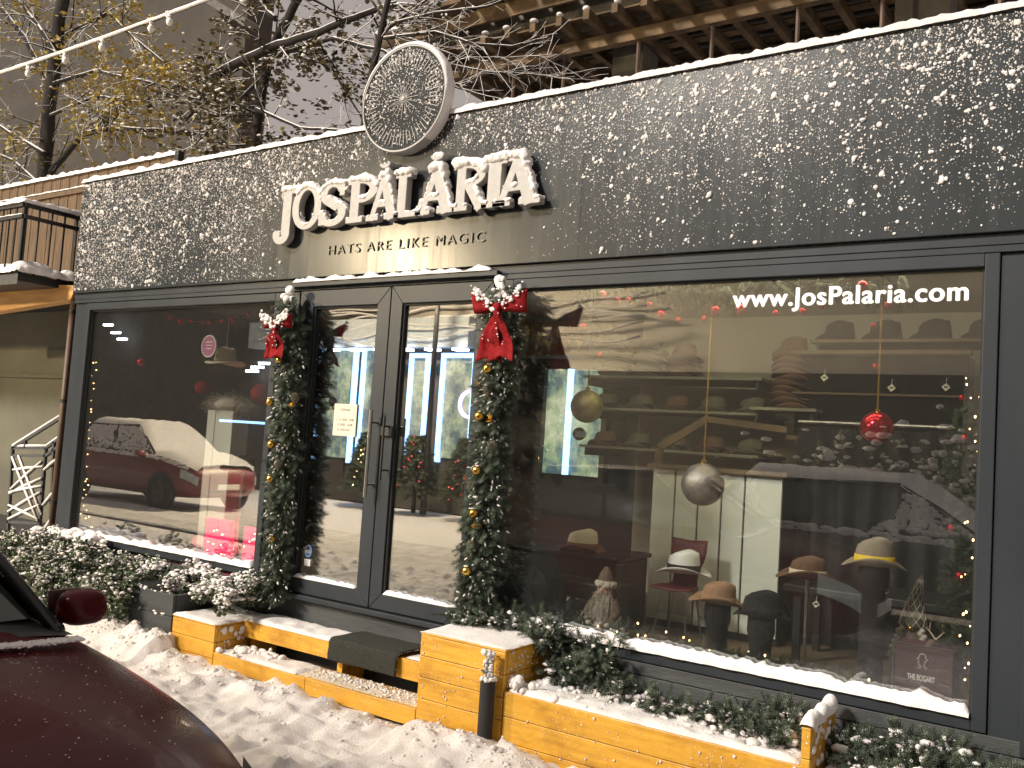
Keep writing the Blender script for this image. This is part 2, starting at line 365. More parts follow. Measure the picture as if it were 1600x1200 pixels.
# ------------------------------------------------------------------ sprigs / foliage templates
def quads_template(qs):
    v = np.array(qs, float).reshape(-1, 3); return v, np.arange(len(v)).reshape(-1, 4)
def needle_sprig(L=.11, n=13, nl=.026, w=.0022):
    q = []
    for i in range(n):
        t = i/n*L+.01
        for sd_ in (0, 1, 2, 3):
            a = sd_*PI/2+i*.7; l = nl*(1-.35*i/n); dx, dy = math.cos(a)*l, math.sin(a)*l; px, py = -math.sin(a)*w, math.cos(a)*w
            q += [(px, py, t), (-px, -py, t), (dx-px*.5, dy-py*.5, t+l*.75), (dx+px*.5, dy+py*.5, t+l*.75)]
    q += [(-w, 0, 0), (w, 0, 0), (w*.5, 0, L), (-w*.5, 0, L)]
    return quads_template(q)
SPRIG = needle_sprig()
LEAFQ = quads_template([(-.5, 0, 0), (0, -.35, .12), (.5, 0, 0), (0, .35, .12)])
LEAFP = (np.array([(0, 0, 0), (-.42, .3, .08), (-.3, .75, .02), (0, 1.05, -.06), (.3, .75, .02), (.42, .3, .08)], float), np.array([(0, 1, 2, 3), (0, 3, 4, 5)]))
def dirmats(pts, dirs, scale):
    "frames whose local z follows dirs"
    pts, dirs = np.asarray(pts, float), np.asarray(dirs, float); dirs = dirs/np.linalg.norm(dirs, axis=1)[:, None]
    h = rng.normal(size=dirs.shape); a = np.cross(dirs, h); a /= np.linalg.norm(a, axis=1)[:, None]; b = np.cross(dirs, a)
    A = np.zeros((len(pts), 3, 4)); sc = np.broadcast_to(scale, (len(pts),))[:, None]
    A[:, :, 0] = a*sc; A[:, :, 1] = b*sc; A[:, :, 2] = dirs*sc; A[:, :, 3] = pts; return A
def randmats(pts, scale):
    pts = np.asarray(pts, float); A = np.zeros((len(pts), 3, 4)); A[:, :, :3] = rotm(len(pts))*np.broadcast_to(scale, (len(pts),))[:, None, None]; A[:, :, 3] = pts; return A

# ------------------------------------------------------------------ ground
def ground_h(x, y):
    p = .030*nz(x, y, 0, 1.6)+.026*nz(x, y, 5, 4.5)+.017*nz(x, y, 2, 12)+.009*nz(x, y, 8, 30)
    r = nz(x, y, 11, 9); p += .06*max(0, r-.10)*(1+nz(x, y, 1, 25))              # kicked up lumps
    mound = math.exp(-((y+.62)/.17)**2)*(.05+.05*nz(x, 3, 0, 5))*(1 if x < 6 else 0)
    if -3.6 < x < -.9: mound += .10*math.exp(-((y+.6)/.22)**2)
    if -.5 < x < 1.2: mound *= .7
    if 1.25 < x < 2.1: mound += .05*math.exp(-((y+.78)/.25)**2)
    p += mound+.02
    for fx, fy in FOOT: 
        q = ((x-fx)/.06)**2+((y-fy)/.13)**2
        if q < 4: p -= .035*math.exp(-q*q)
    return p
FOOT = [(.1+i*.33+random.uniform(-.05, .05), -1.3-(i % 2)*.26+random.uniform(-.1, .1)) for i in range(8)]+[(-2+i*.34, -1.75-(i % 2)*.2) for i in range(7)]+[(.6, -.95), (.85, -1.0), (2.5, -1.2), (2.9, -1.5)]
nx_, ny_ = 390, 200
P = np.zeros((nx_, ny_, 3))
for i in range(nx_):
    for j in range(ny_):
        x = -4.2+i*.0235; y = -4.3+(j/(ny_-1))*4.25; e = min(i, nx_-1-i, j)/10; e = min(1, e)
        P[i, j] = (x, y, ground_h(x, y)*e-.02*(1-e))
MB().grid(P).build('snowy_pavement', 'snow', smooth=True, kind='structure')
n = 150; P = np.zeros((n, n, 3))
for i in range(n):
    for j in range(n):
        u, v = (i/(n-1)-.5)*2, (j/(n-1)-.5)*2; x = 120*u*abs(u)**1.6; y = -4+120*v*abs(v)**1.6
        P[i, j] = (x, y, -.03+.02*nz(x, y, 0, .8))
MB().grid(P).build('ground', 'snow', smooth=True, kind='structure')
n, m = 500, 60; P = np.zeros((n, m, 3))
for i in range(n):
    for j in range(m):
        x = -26+i*.08; y = -6.1+j*.035; tr = .02*math.sin(y*9+.3*nz(x, 0, 0, .3))+.02*nz(x*.12, y, 0, 9)+.01*nz(x, y, 3, 5)
        P[i, j] = (x, y, .012+tr*.6-.03*(j < 1 or j > m-2))
MB().grid(P).build('road', 'snow_trod', smooth=True, kind='structure')

pts, rad = [], []
for _ in range(11000):
    x = random.uniform(-3.4, 4.2); y = random.choice([random.gauss(-.68, .12), random.uniform(-3.5, -.6)])
    if y > -.54: continue
    r = .0024*math.exp(random.gauss(.25, .62))*(1.3 if y > -1 else .85); r = min(r, .03)
    if nz(x, y, 2, 3) > -.1: pts.append((x, y, ground_h(x, y)-r*.1)); rad.append(r)
g = MB(); g.blobs(pts, rad, ICO1, (1.15, 1.15, .75), .45); g.build('snow_crumbs', 'snow', smooth=True, kind='stuff', label='loose crumbs of kicked-up snow on the pavement', category='snow')
# ------------------------------------------------------------------ shop building
XL, XR, ZT, ZF = -3.34, 6.2, 3.655, 2.665          # facade ends, roof edge, fascia underside
B = thing('shop_building', 'long single-storey dark grey hat shop with a snow-flecked fascia and big shop windows', 'shop', (0, 0, 0))
# fascia
MB().box(XL, XR, -.075, .02, ZF, ZT).build('fascia_panel', 'fascia', B, bevel=.004)
fas = B.children[0]
mb = MB()
for x in (-1.45, 1.78, 3.72): mb.box(x, x+.003, -.0756, -.0735, ZF+.004, ZT-.004)
mb.build('panel_joint', 'rubber', fas)
def dens(x, z):
    h = (z-ZF)/(ZT-ZF)
    d_ = .10+.90*h**1.5 if x > .5 else .34+.66*h**1.2
    if x < -2.2: d_ = .6+.4*h
    # sheltered patch round the lettering
    cx, cz = .42, 2.98; q = max(abs(x-cx)/1.25, abs(z-cz)/.42+.0)
    q2 = math.hypot((x-.42)/1.3, (z-2.98)/.50)
    k = min(1, max(0, (q2-.86)/.30))
    if .0 < x < .95 and z < 3.62: k = min(k, min(1, max(0, abs(x-.5)/.5-.1))*.8)
    return d_*k
pts, rad = [], []
while len(pts) < 50000:
    x, z = random.uniform(XL+.01, 5.4), random.uniform(ZF+.02, ZT-.01); cl = .75+.45*nz(x, 0, z, 9)+.35*nz(x, 1, z, 2)
    if random.random() < dens(x, z)*max(.1, cl):
        r = min(.0150, .0018*math.exp(random.gauss(.12, .62))); pts.append((x, -.075-r*.25, z)); rad.append(r)
        if r > .0085:
            for _ in range(3):
                q = r*random.uniform(.3, .7); pts.append((x+random.uniform(-1, 1)*r*1.1, -.075-q*.3, z+random.uniform(-1.3, .6)*r)); rad.append(q)
OCT = (np.array([(1, 0, 0), (-1, 0, 0), (0, 1, 0), (0, -1, 0), (0, 0, 1), (0, 0, -1)], float), np.array([(0, 2, 4), (2, 1, 4), (1, 3, 4), (3, 0, 4), (2, 0, 5), (1, 2, 5), (3, 1, 5), (0, 3, 5)]))
rad = np.array(rad); pts = np.array(pts); big = rad > .006; tiny = rad < .0032
mb = MB(); mb.blobs(pts[tiny], rad[tiny]*1.15, OCT, (1, .7, 1.1)); mb.blobs(pts[~big & ~tiny], rad[~big & ~tiny], ICO1, (1, .7, 1.1)); mb.blobs(pts[big], rad[big], ICO2, (1, .75, 1.1), .35)
mb.build('snow_flecks', 'snow', fas, smooth=True)
mb = MB(); snow_strip(mb, (XL-.01, -.035, ZT), (XR, -.035, ZT), .115, .05, seg=.018, seed=3, wn=.12, hn=.25, n=9)
mb.build('snow_cap', 'snow', fas, smooth=True)
# frames of the shop front
def frame(name, x0, x1, z0, z1, w, y0=-.045, y1=.03, wb=None, parent=B, m='grey'):
    wb = wb or w; mb = MB()
    mb.box(x0, x0+w, y0, y1, z0, z1).box(x1-w, x1, y0, y1, z0, z1)
    mb.box(x0+w, x1-w, y0-.001, y1, z1-w, z1).box(x0+w, x1-w, y0-.001, y1, z0, z0+wb)
    return mb.build(name, m, parent, bevel=.004)
def window(x0, x1, z0, z1, gm, w=.06):
    "x0..z1 is the visible glass"
    fr = frame('window', x0-w, x1+w, z0-w, z1+w, w)
    MB().box(x0-.002, x1+.002, 0, .006, z0-.002, z1+.002).build('pane', gm, fr)
    mb = MB(); g = .010
    mb.box(x0, x0+g, -.02, -.003, z0, z1).box(x1-g, x1, -.02, -.003, z0, z1).box(x0+g, x1-g, -.02, -.003, z1-g, z1)
    mb.build('gasket', 'rubber', fr)
    return fr
wl = window(-3.10, -.74, .60, 2.515, M['glassL'])
wr = window(1.335, 3.835, .575, 2.52, M['glassR'])
mb = MB()
for x0, x1 in ((XL, -3.162), (-.678, -.50), (1.21, 1.273), (3.897, XR)): mb.box(x0, x1, -.03, .05, .46 if x0 > -.7 else .42, 2.578)
mb.box(XL, XR, -.05, .05, 2.58, ZF-.002)
mb.box(XL+.02, XR, -.056, -.0505, 2.612, 2.622)
mb.box(4.02, 4.06, -.05, -.031, .45, 2.55)
mb.build('post', 'grey', B, bevel=.004)
mb = MB()
for a, b_ in ((XL, -.50), (1.21, XR)):
    for z0, z1 in ((.02, .16), (.164, .30), (.304, .44), (.444, .508)): mb.box(a, b_, -.035, .04, z0, z1)
mb.box(-.50, 1.21, -.03, .04, .02, .46)
mb.build('plinth', 'greyboard', B, bevel=.003)
mb = MB(); mb.box(-.50, 1.21, -.09, .03, .462, .492); mb.build('threshold', 'grey', B, bevel=.002)
mb = MB(); mb.box(-.55, 1.25, -.10, -.052, 2.598, 2.63); hd = mb.build('door_ledge', 'grey', B, bevel=.003)
mb = MB(); snow_strip(mb, (-.5, -.085, 2.63), (1.2, -.085, 2.63), .05, .028, seed=6, hn=.6, wn=.4); mb.build('snow', 'snow', hd, smooth=True)
# shell
mb = MB(); mb.box(XL, XL+.06, .051, 2.7, .02, ZT-.05); mb.box(XL+.06, XR, 2.62, 2.7, .02, ZT-.05); mb.box(XR-.06, XR, .051, 2.62, .02, ZT-.05)
mb.build('outer_wall', 'greyboard', B)
MB().box(XL+.06, XR-.06, .051, 2.62, ZT-.06, ZT-.02).build('roof', 'black', B)
MB().box(XL+.06, XR-.06, .051, 2.62, .40, .45).build('floor', 'board_int', B)
MB().box(XL+.06, XR-.06, .051, 2.62, 2.72, 2.76).build('ceiling', 'cream', B)
# inside walls
mb = MB(); mb.box(1.0, XR-.06, 2.45, 2.6, .451, 2.719); mb.build('inner_wall', 'cream', B)
mb = MB(); mb.box(XL+.061, 1.0, 2.5, 2.61, .451, 2.719); mb.build('back_wall', 'black', B)
mb = MB(); mb.box(4.3, 4.36, .06, 2.44, .451, 2.719); mb.build('side_wall', 'cream', B)
# snow on the sills
mb = MB(); snow_strip(mb, (1.36, -.03, .572), (3.83, -.03, .572), .075, .052, seed=9, hn=.30, wn=.3); mb.build('sill_snow', 'snow', wr, smooth=True)
mb = MB(); snow_strip(mb, (-3.08, -.03, .597), (-.75, -.03, .597), .07, .035, seed=12, hn=.5, wn=.4); mb.build('sill_snow', 'snow', wl, smooth=True)
# ceiling lamp of the shop: lit room seen through the glass
fx = thing('ceiling_lamp', 'lit ceiling light strip inside the shop above the display', 'lamp', (2.65, .3, 2.70))
MB().box(1.7, 3.6, .12, .20, 2.685, 2.715).build('diffuser', emit('ceiling_light', (1, .90, .62), 6), fx)
al = bpy.data.lights.new('ceiling_light', 'AREA'); al.shape = 'RECTANGLE'; al.size = 1.9; al.size_y = .2; al.energy = 24; al.color = (1, .90, .64)
ao = bpy.data.objects.new('ceiling_light', al); C.objects.link(ao); ao.location = (0, 0, -.03); ao.rotation_euler = (math.radians(28), 0, 0); ao.parent = fx
# ------------------------------------------------------------------ door leaves
def leaf(label, x0, x1, gx0, gx1, handle):
    t = thing('door', label, 'door', (x0, -.02, .5))
    z0, z1, a, b_ = .50, 2.575, .60, 2.46
    mb = MB(); y0, y1 = -.06, .02
    def poly(pts, ya=y0, yb=y1):
        k = len(pts); mb.add([(x, ya, z) for x, z in pts]+[(x, yb, z) for x, z in pts], [tuple(range(k))[::-1], tuple(range(k, 2*k))]+[(i, (i+1) % k, (i+1) % k+k, i+k) for i in range(k)])
    e = .0012                                    # mitred corners with a hairline joint
    poly([(x0, z0+e), (gx0, a+e), (gx0, b_-e), (x0, z1-e)]); poly([(x1, z0+e), (x1, z1-e), (gx1, b_-e), (gx1, a+e)])
    poly([(x0+e, z0), (x1-e, z0), (gx1-e, a), (gx0+e, a)]); poly([(x0+e, z1), (gx0+e, b_), (gx1-e, b_), (x1-e, z1)])
    mb.build('leaf_frame', 'grey', t, fix=True, bevel=.003)
    MB().box(gx0-.003, gx1+.003, -.025, -.019, a-.003, b_+.003).build('pane', 'glassD', t)
    g = .012; MB().box(gx0, gx0+g, -.045, -.027, a, b_).box(gx1-g, gx1, -.045, -.027, a, b_).box(gx0+g, gx1-g, -.045, -.027, b_-g, b_).build('gasket', 'rubber', t)
    mb = MB(); snow_strip(mb, (gx0+.015, -.045, a), (gx1-.015, -.045, a), .035, .022, seed=gx0*9, hn=.5, wn=.3); mb.build('snow', 'snow', t, smooth=True)
    if handle == 'bar':
        mb = MB(); xh = x1-.035; mb.tube([(xh, -.125, 1.20), (xh, -.125, 1.76)], .0125, 14)
        for z in (1.28, 1.68): mb.tube([(xh, -.125, z), (xh, -.05, z)], .008, 8)
        h = mb.build('handle', 'steel', t, smooth=False)
    else:
        mb = MB(); xh = x0+.075; mb.tube([(xh, -.125, 1.32), (xh, -.125, 1.72)], .008, 10)
        for z in (1.38, 1.66): mb.tube([(xh, -.125, z), (xh, -.05, z)], .006, 8)
        mb.box(x0+.02, x0+.11, -.09, -.062, 1.60, 1.66)
        mb.build('handle', 'black', t)
    for z in (.56, 2.44): 
        xx = x0-.045 if handle == 'bar' else x1-.0
        MB().box(xx, xx+.045, -.078, -.062, z, z+.04).build('hinge', 'steel', t, bevel=.002)
    return t
dl = leaf('left glass door leaf with a long steel bar handle and an opening hours notice', -.455, .385, -.325, .275, 'bar')
dr = leaf('right glass door leaf with a slim black handle beside the right garland', .392, 1.205, .49, 1.09, 'rod')

# notice and sticker on the left leaf
p0 = at(520, 680, -.03); p1 = at(559, 632, -.03)
t = thing('opening_hours_notice', 'small cream paper notice with printed lines on the left door leaf', 'notice', p0)
MB().box(p0.x, p1.x, -.034, -.031, p0.z, p1.z).build('paper', mat('paper', (.60, .57, .47), (.56, .53, .43), .8), t)
xw = p1.x-p0.x; zh = p1.z-p0.z
for k, (s, a, b_) in enumerate((('ORAR', .28, .72), ('', .35, .65), ('L - V: 10.00 - 19.00', .12, .9), ('S: 10.00 - 16.00', .2, .85), ('D: ÎNCHIS', .2, .75))):
    z = p0.z+zh*(.78-.155*k)
    if s: me = fit_text(text_mesh(s, .02, .0002), p0.x+xw*a, p0.x+xw*b_, z, z+zh*.075, -.0345); obj('print', me, 'black', t)
c0 = at(482, 861, -.03); t = thing('round_sticker', 'small blue oval security sticker low on the left door leaf', 'sticker', c0)
MB().lathe([(0, -.003), (.034, -.003), (.034, 0), (0, 0)], (c0.x, -.03, c0.z), 28, 'y', (1, 1.25)).build('disc', 'cash', t)
MB().lathe([(.029, -.0042), (.031, -.0042), (.031, -.003), (.029, -.003)], (c0.x, -.03, c0.z), 28, 'y', (1, 1.25)).build('ring', 'white', t)
obj('lettering', fit_text(text_mesh('BGS', .02, .0004, .0006), c0.x-.024, c0.x+.024, c0.z-.012, c0.z+.008, -.0345), 'white', t)
MB().box(c0.x-.008, c0.x+.008, -.0345, -.0332, c0.z+.013, c0.z+.028).build('emblem', 'redmatte', t)
MB().box(c0.x-.028, c0.x+.028, -.0345, -.031, c0.z-.10, c0.z-.055).build('paper', 'white', t)

# ------------------------------------------------------------------ round sign
DC = Vector((.448, 0, 3.79)); DR = .352
t = thing('round_sign', 'snow-dusted round metal sign with radiating spokes on top of the fascia', 'sign', (DC.x, -.1, DC.z))
MB().lathe([(0, -.150), (DR-.022, -.150), (DR-.022, -.155), (DR, -.155), (DR, -.080), (0, -.080)], (DC.x, 0, DC.z), 96, 'y').build('disc', M['disc'], t, fix=True)
MB().lathe([(DR-.009, -.158), (DR+.002, -.158), (DR+.004, -.078), (DR-.001, -.078), (DR-.001, -.155), (DR-.009, -.155), (DR-.009, -.158)], (DC.x, 0, DC.z), 96, 'y').build('rim', 'letter', t, smooth=False, fix=True)
mb = MB()
for k in range(60):
    a = 2*PI*k/60; r0, r1 = (.22, .315) if k % 2 else (.235, .305)
    mb.bar((DC.x+r0*math.cos(a), -.153, DC.z+r0*math.sin(a)), (DC.x+r1*math.cos(a), -.153, DC.z+r1*math.sin(a)), .0042, .006, (0, 1, 0))
    if k % 3 == 0: mb.bar((DC.x+.02*math.cos(a), -.153, DC.z+.02*math.sin(a)), (DC.x+.13*math.cos(a), -.153, DC.z+.13*math.sin(a)), .003, .006, (0, 1, 0))
mb.lathe([(0, -.162), (.014, -.160), (.02, -.151)], (DC.x, 0, DC.z), 12, 'y')
mb.build('spokes', 'letter', t)
pts, rad = [], []
while len(pts) < 2000:
    a, r = random.uniform(0, 2*PI), DR*.95*math.sqrt(random.random()); x, z = r*math.cos(a), r*math.sin(a)
    if random.random() < .28+.72*min(1, max(0, (r/DR)**2*(z > -.1)+(.5+z/DR*.5)*.35)):
        q = min(.010, .0026*math.exp(random.gauss(.1, .5))); pts.append((DC.x+x, -.151-q*.3, DC.z+z)); rad.append(q)
mb = MB(); mb.blobs(pts, rad, ICO1, (1, .7, 1)); mb.build('snow_flecks', 'snow', t, smooth=True)
k = 90; P = np.zeros((k+1, 9, 3))
for i in range(k+1):
    a = PI*(-.30+1.38*i/k); e = min(1, min(i, k-i)/8); th = (.006+.022*max(0, math.sin(a))**.7)*(1+.35*nz(a*5, 1)+.2*nz(a*18, 4))*e+.002
    for j in range(9):
        b_ = PI*j/8; r = DR+.002+th*math.sin(b_)**.7; y = -.118-math.cos(b_)*.044
        P[i, j] = (DC.x+r*math.cos(a), y, DC.z+r*math.sin(a))
MB().grid(P).build('snow_rim', 'snow', t, smooth=True)

# ------------------------------------------------------------------ the raised name lettering
def seg(X, Z, x0, z0, x1, z1, t0, t1=None):
    t1 = t0 if t1 is None else t1; dx, dz = x1-x0, z1-z0; L2 = dx*dx+dz*dz; L = math.sqrt(L2)
    u = ((X-x0)*dx+(Z-z0)*dz)/L2; dist = np.abs((X-x0)*dz-(Z-z0)*dx)/L
    return np.maximum(dist-(t0+(t1-t0)*np.clip(u, 0, 1))/2, np.maximum(-u, u-1)*L)
def box2(X, Z, x0, x1, z0, z1): return np.maximum(np.maximum(x0-X, X-x1), np.maximum(z0-Z, Z-z1))
def ell(X, Z, cx, cz, rx, rz): q = np.hypot((X-cx)/rx, (Z-cz)/rz); return (q-1)*min(rx, rz)
def ring(X, Z, cx, cz, rx, rz, tx, tz): return np.maximum(ell(X, Z, cx, cz, rx, rz), -ell(X, Z, cx, cz, rx-tx, rz-tz))
def glyph(ch, X, Z):
    "unit glyph, x 0..1, cap height 0..1 (x already scaled to the glyph's own aspect w)"
    sh = .085; mn = np.minimum.reduce
    w = WD[ch]; st = .20
    if ch == 'I': return mn([box2(X, Z, w/2-st/2, w/2+st/2, 0, 1), box2(X, Z, .02, w-.02, 0, sh), box2(X, Z, .02, w-.02, 1-sh, 1)])
    if ch == 'J':
        h = np.maximum(ring(X, Z, w*.30, -.10, w*.36, .24, .13, .11), Z+.10); tip = ell(X, Z, w*.08, -.13, .085, .085)
        return mn([box2(X, Z, w*.66-st, w*.66, -.12, 1), box2(X, Z, w*.26, w, 1-sh, 1), h, tip])
    if ch == 'O': return ring(X, Z, w/2, .5, w/2, .53, .17, .075)
    if ch == 'L': return mn([box2(X, Z, .10, .10+st, 0, 1), box2(X, Z, 0, .42, 0, sh), box2(X, Z, 0, .42, 1-sh, 1), box2(X, Z, .1, w, 0, sh), seg(X, Z, w-.06, 0, w, .30, .10, .05)])
    if ch == 'P':
        return mn([box2(X, Z, .10, .10+st, 0, 1), box2(X, Z, 0, .42, 0, sh), box2(X, Z, 0, .3, 1-sh, 1), np.maximum(ring(X, Z, .36, .73, w-.36, .27, .16, .08), .34-X), box2(X, Z, .2, .38, .92, 1), box2(X, Z, .2, .38, .46, .54)])
    if ch == 'R':
        return mn([box2(X, Z, .10, .10+st, 0, 1), box2(X, Z, 0, .38, 0, sh), box2(X, Z, 0, .3, 1-sh, 1), np.maximum(ring(X, Z, .36, .745, w-.44, .255, .16, .08), .34-X), box2(X, Z, .2, .38, .92, 1), box2(X, Z, .2, .42, .49, .57), seg(X, Z, .42, .52, w-.14, .0, .18), box2(X, Z, w-.28, w+.02, 0, sh)])
    if ch == 'A':
        return mn([seg(X, Z, .14, 0, w/2, 1, .085, .10), seg(X, Z, w-.17, 0, w/2-.02, 1.0, .20, .18), box2(X, Z, .2, w-.22, .30, .38), box2(X, Z, 0, .32, 0, sh), box2(X, Z, w-.38, w, 0, sh), box2(X, Z, w/2-.18, w/2+.09, .94, 1.0)])
    if ch == 'S':
        up_ = np.maximum(ring(X, Z, w/2, .745, w/2-.03, .27, .15, .085), -np.maximum(.56-X+0*Z+w/2-.5, np.maximum(Z-.84, .62-Z)*1)-0) 
        U = ring(X, Z, w/2, .745, w/2-.04, .275, .15, .09); U = np.maximum(U, -np.maximum(w/2-X, Z-.80))
        D = ring(X, Z, w/2, .26, w/2-.0, .285, .16, .09); D = np.maximum(D, -np.maximum(X-w/2, .24-Z))
        return mn([U, D, seg(X, Z, w*.30, .60, w*.70, .42, .18), box2(X, Z, w-.15, w-.06, .70, .98), box2(X, Z, .03, .12, .02, .32)])
    if ch == '~': return np.maximum(np.maximum(ring(X, Z, .16, 1.17, .15, .11, .05, .05), Z-1.16), -9)
WD = dict(I=.46, J=.62, O=.92, L=.78, P=.80, R=.92, A=.92, S=.74)
LET = [('J', -.675, -.463), ('O', -.505, -.235), ('S', -.245, .0), ('P', .024, .275), ('A', .205, .475), ('L', .445, .66), ('A', .625, .925), ('R', .92, 1.165), ('I', 1.135, 1.31), ('A', 1.225, 1.545)]
ZB, CH = 3.005, .285
t = thing('shop_name_lettering', 'raised stone-coloured capitals reading JOS PĂLĂRIA heaped with snow', 'lettering', (.4, -.09, 3.0))
snow = MB()
for k, (ch, x0, x1) in enumerate(LET):
    w = WD[ch]; dx = .0125; xs = np.arange(-.1, w+.12, dx); zs = np.arange(-.42, 1.35, dx); X, Z = np.meshgrid(xs, zs, indexing='ij')
    fld = glyph(ch, X, Z)-.018; breve = k in (4, 6)
    loops = marching(fld, xs[0], zs[0], dx)
    if breve: loops += [[(w/2+.15*math.cos(a)-.02, 1.29-.10*abs(math.sin(a))) for a in np.linspace(PI, 2*PI, 12)]+[(w/2+.09*math.cos(a)-.02, 1.29-.035*abs(math.sin(a))) for a in np.linspace(2*PI, PI, 12)]]
    sx = (x1-x0)/w
    loops = [[(x0+p[0]*sx, ZB+p[1]*CH) for p in lp] for lp in loops]
    me = curve_mesh(loops, .024, .0035); me.transform(Matrix.Rotation(PI/2, 4, 'X')); me.transform(Matrix.Translation((0, -.128, 0)))
    obj('letter', me, 'letter', t)
    # snow on every upward facing stroke end
    ins = fld < 0
    for i in range(1, len(xs)-1):
        col = ins[i]; tops = [j for j in range(len(zs)-1) if col[j] and not col[j+1]]
        for j in tops:
            top = j == max(tops); sl = 0
            xw_, zw = x0+xs[i]*sx, ZB+zs[j]*CH
            rr = (.026 if top and zs[j] > .8 else (.017 if zs[j] > .25 else .012))*(1+.35*nz(xw_*9, k, 3))
            if ch == 'A' and xs[i] < w/2-.1 and zs[j] > .15: rr *= .5
            if k < 3: rr *= .9
            if k > 5: rr *= 1.3
            for q in range(2): snow.blobs([(xw_+random.uniform(-.004, .004), -.128+random.uniform(-.026, .022), zw+rr*random.uniform(.0, .45))], rr*random.uniform(.75, 1.05), ICO1, jit=.15)
    if breve:
        for q in range(26): a = random.uniform(0, 2*PI); rr = .017 if k == 6 else .008; snow.blobs([(x0+(w/2-.02)*sx+.026*math.cos(a)*(1 if k == 6 else .9), -.128+random.uniform(-.02, .02), ZB+CH*(1.30 if k == 6 else 1.31)+.010*math.sin(a))], rr, ICO1)
sn = snow.build('snow', 'snow', t, smooth=True)
rm = sn.modifiers.new('r', 'REMESH'); rm.mode = 'VOXEL'; rm.voxel_size = .0055; rm.use_smooth_shade = True
sm = sn.modifiers.new('s', 'SMOOTH'); sm.iterations = 3; sm.factor = .5
# tag line
t = thing('tagline_lettering', 'thin raised letters reading HATS ARE LIKE MAGIC under the shop name', 'lettering', (.4, -.08, 2.84))
me = text_mesh('HATS ARE LIKE MAGIC', .1, .004, -.0012, 1.25); a, b_ = at(513, 400, -.08), at(757, 382, -.08)
obj('lettering', fit_text(me, a.x, b_.x, 2.815, 2.878, -.081), mat('dull_letter', (.055, .056, .052), (.035, .037, .036), .35), t)
# web address on the glass
t = thing('web_address_lettering', 'bold white web address lettering stuck to the top right of the window', 'lettering', (3.2, -.005, 2.4))
a, b_ = at(1145, 480, -.006), at(1512, 474, -.006); zt = at(1240, 452, -.006).z; zb = at(1300, 481, -.006).z
wz0, wz1 = at(1300, 480, -.006).z-.014, at(1241, 450, -.006).z
bmw = bmesh.new()
for k, (dx, dz) in enumerate(((0, 0), (.0032, 0), (-.0032, 0), (.0016, .0014), (-.0016, -.0014), (.0016, -.0014), (-.0016, .0014))):
    me = fit_text(text_mesh('www.JosPalaria.com', .1, .0004, .0004, 1.08), a.x+dx, b_.x+dx, wz0+dz, wz1+dz, -.0062-k*.00012); bmw.from_mesh(me)
me = bpy.data.meshes.new('lettering'); bmw.to_mesh(me)
wm = M['www']; wm.node_tree.nodes['Principled BSDF'].inputs['Emission Strength'].default_value = 0
obj('lettering', me, wm, t)
# ------------------------------------------------------------------ benches and planters
def boards(mb, x0, x1, y0, y1, z0, z1, n, g=.003):
    h = (z1-z0)/n
    for k in range(n): mb.box(x0, x1, y0, y1, z0+k*h+g/2, z0+(k+1)*h-g/2)
def snow_sheet(mb, x0, x1, y0, y1, z, h, seed=0, step=.018, edge=.03, rough=1.):
    nx, ny = max(4, int((x1-x0)/step)), max(4, int((y1-y0)/step)); P = np.zeros((nx+1, ny+1, 3))
    for i in range(nx+1):
        for j in range(ny+1):
            x, y = x0+(x1-x0)*i/nx, y0+(y1-y0)*j/ny; e = min(x-x0, x1-x, y-y0, y1-y)/edge; e = min(1, max(0, e))**.5
            b = h*(.75+.5*nz(x, y, seed, 3)+rough*(.35*nz(x, y, seed+3, 11)+.25*max(0, nz(x, y, seed, 26))+.10*nz(x, y, seed+1, 60)))
            wob = .006*nz(x*20, y*20, seed)
            P[i, j] = (x+wob*(1-e), y+wob*(1-e), z-.002+max(.002, b)*e)
    mb.grid(P); return mb
# left end box
t = thing('bench_end_box', 'low orange wooden box at the left end of the two-step bench', 'wooden box', (-.73, -.3, 0))
mb = MB(); boards(mb, -.95, -.51, -.515, -.49, -.02, .285, 3); mb.build('front_panel', 'wood', t, bevel=.003)
for a_ in (-.532, -.951): mb = MB(); boards(mb, a_, a_+.024, -.488, -.05, -.02, .285, 3); mb.build('side_panel', 'wood', t, bevel=.003)
MB().box(-.95, -.508, -.516, -.05, .286, .30).build('top', 'wood', t, bevel=.003)
mb = MB(); snow_sheet(mb, -.955, -.505, -.52, -.05, .30, .020, 2); mb.blobs([(-.505+.004, random.uniform(-.47, -.28), random.uniform(.06, .26)) for _ in range(36)], rng.uniform(.004, .024, 36), ICO2, (.35, 1, 1)); mb.build('snow', 'snow', t, smooth=True)
# bench
t = thing('step_bench', 'two-tier orange plank bench below the glass doors with trodden snow', 'bench', (.35, -.3, 0))
mb = MB(); mb.box(-.505, .34, -.515, -.49, .035, .128).box(.343, 1.195, -.515, -.49, .035, .132); mb.build('lower_front_board', 'wood', t, bevel=.003)
mb = MB()
for k in range(2): mb.box(-.505, 1.195, -.488+k*.112, -.379+k*.112, .105, .128)
mb.build('lower_seat', 'wood', t, bevel=.003)
mb = MB(); mb.box(-.505, .34, -.285, -.262, .195, .305).box(.343, 1.195, -.285, -.262, .195, .31); mb.build('upper_front_board', 'wood', t, bevel=.003)
mb = MB()
for k in range(2): mb.box(-.505, 1.195, -.260+k*.115, -.148+k*.115, .282, .306)
mb.build('upper_seat', 'wood', t, bevel=.003)
for x in (-.47, .34, 1.14): MB().box(x, x+.045, -.25, -.05, .0, .281).build('support', 'wood', t, bevel=.003)
for x in (-.3, .4, 1.0): MB().box(x, x+.06, -.48, -.30, .0, .104).build('foot', 'greyboard', t, bevel=.003)
mb = MB()
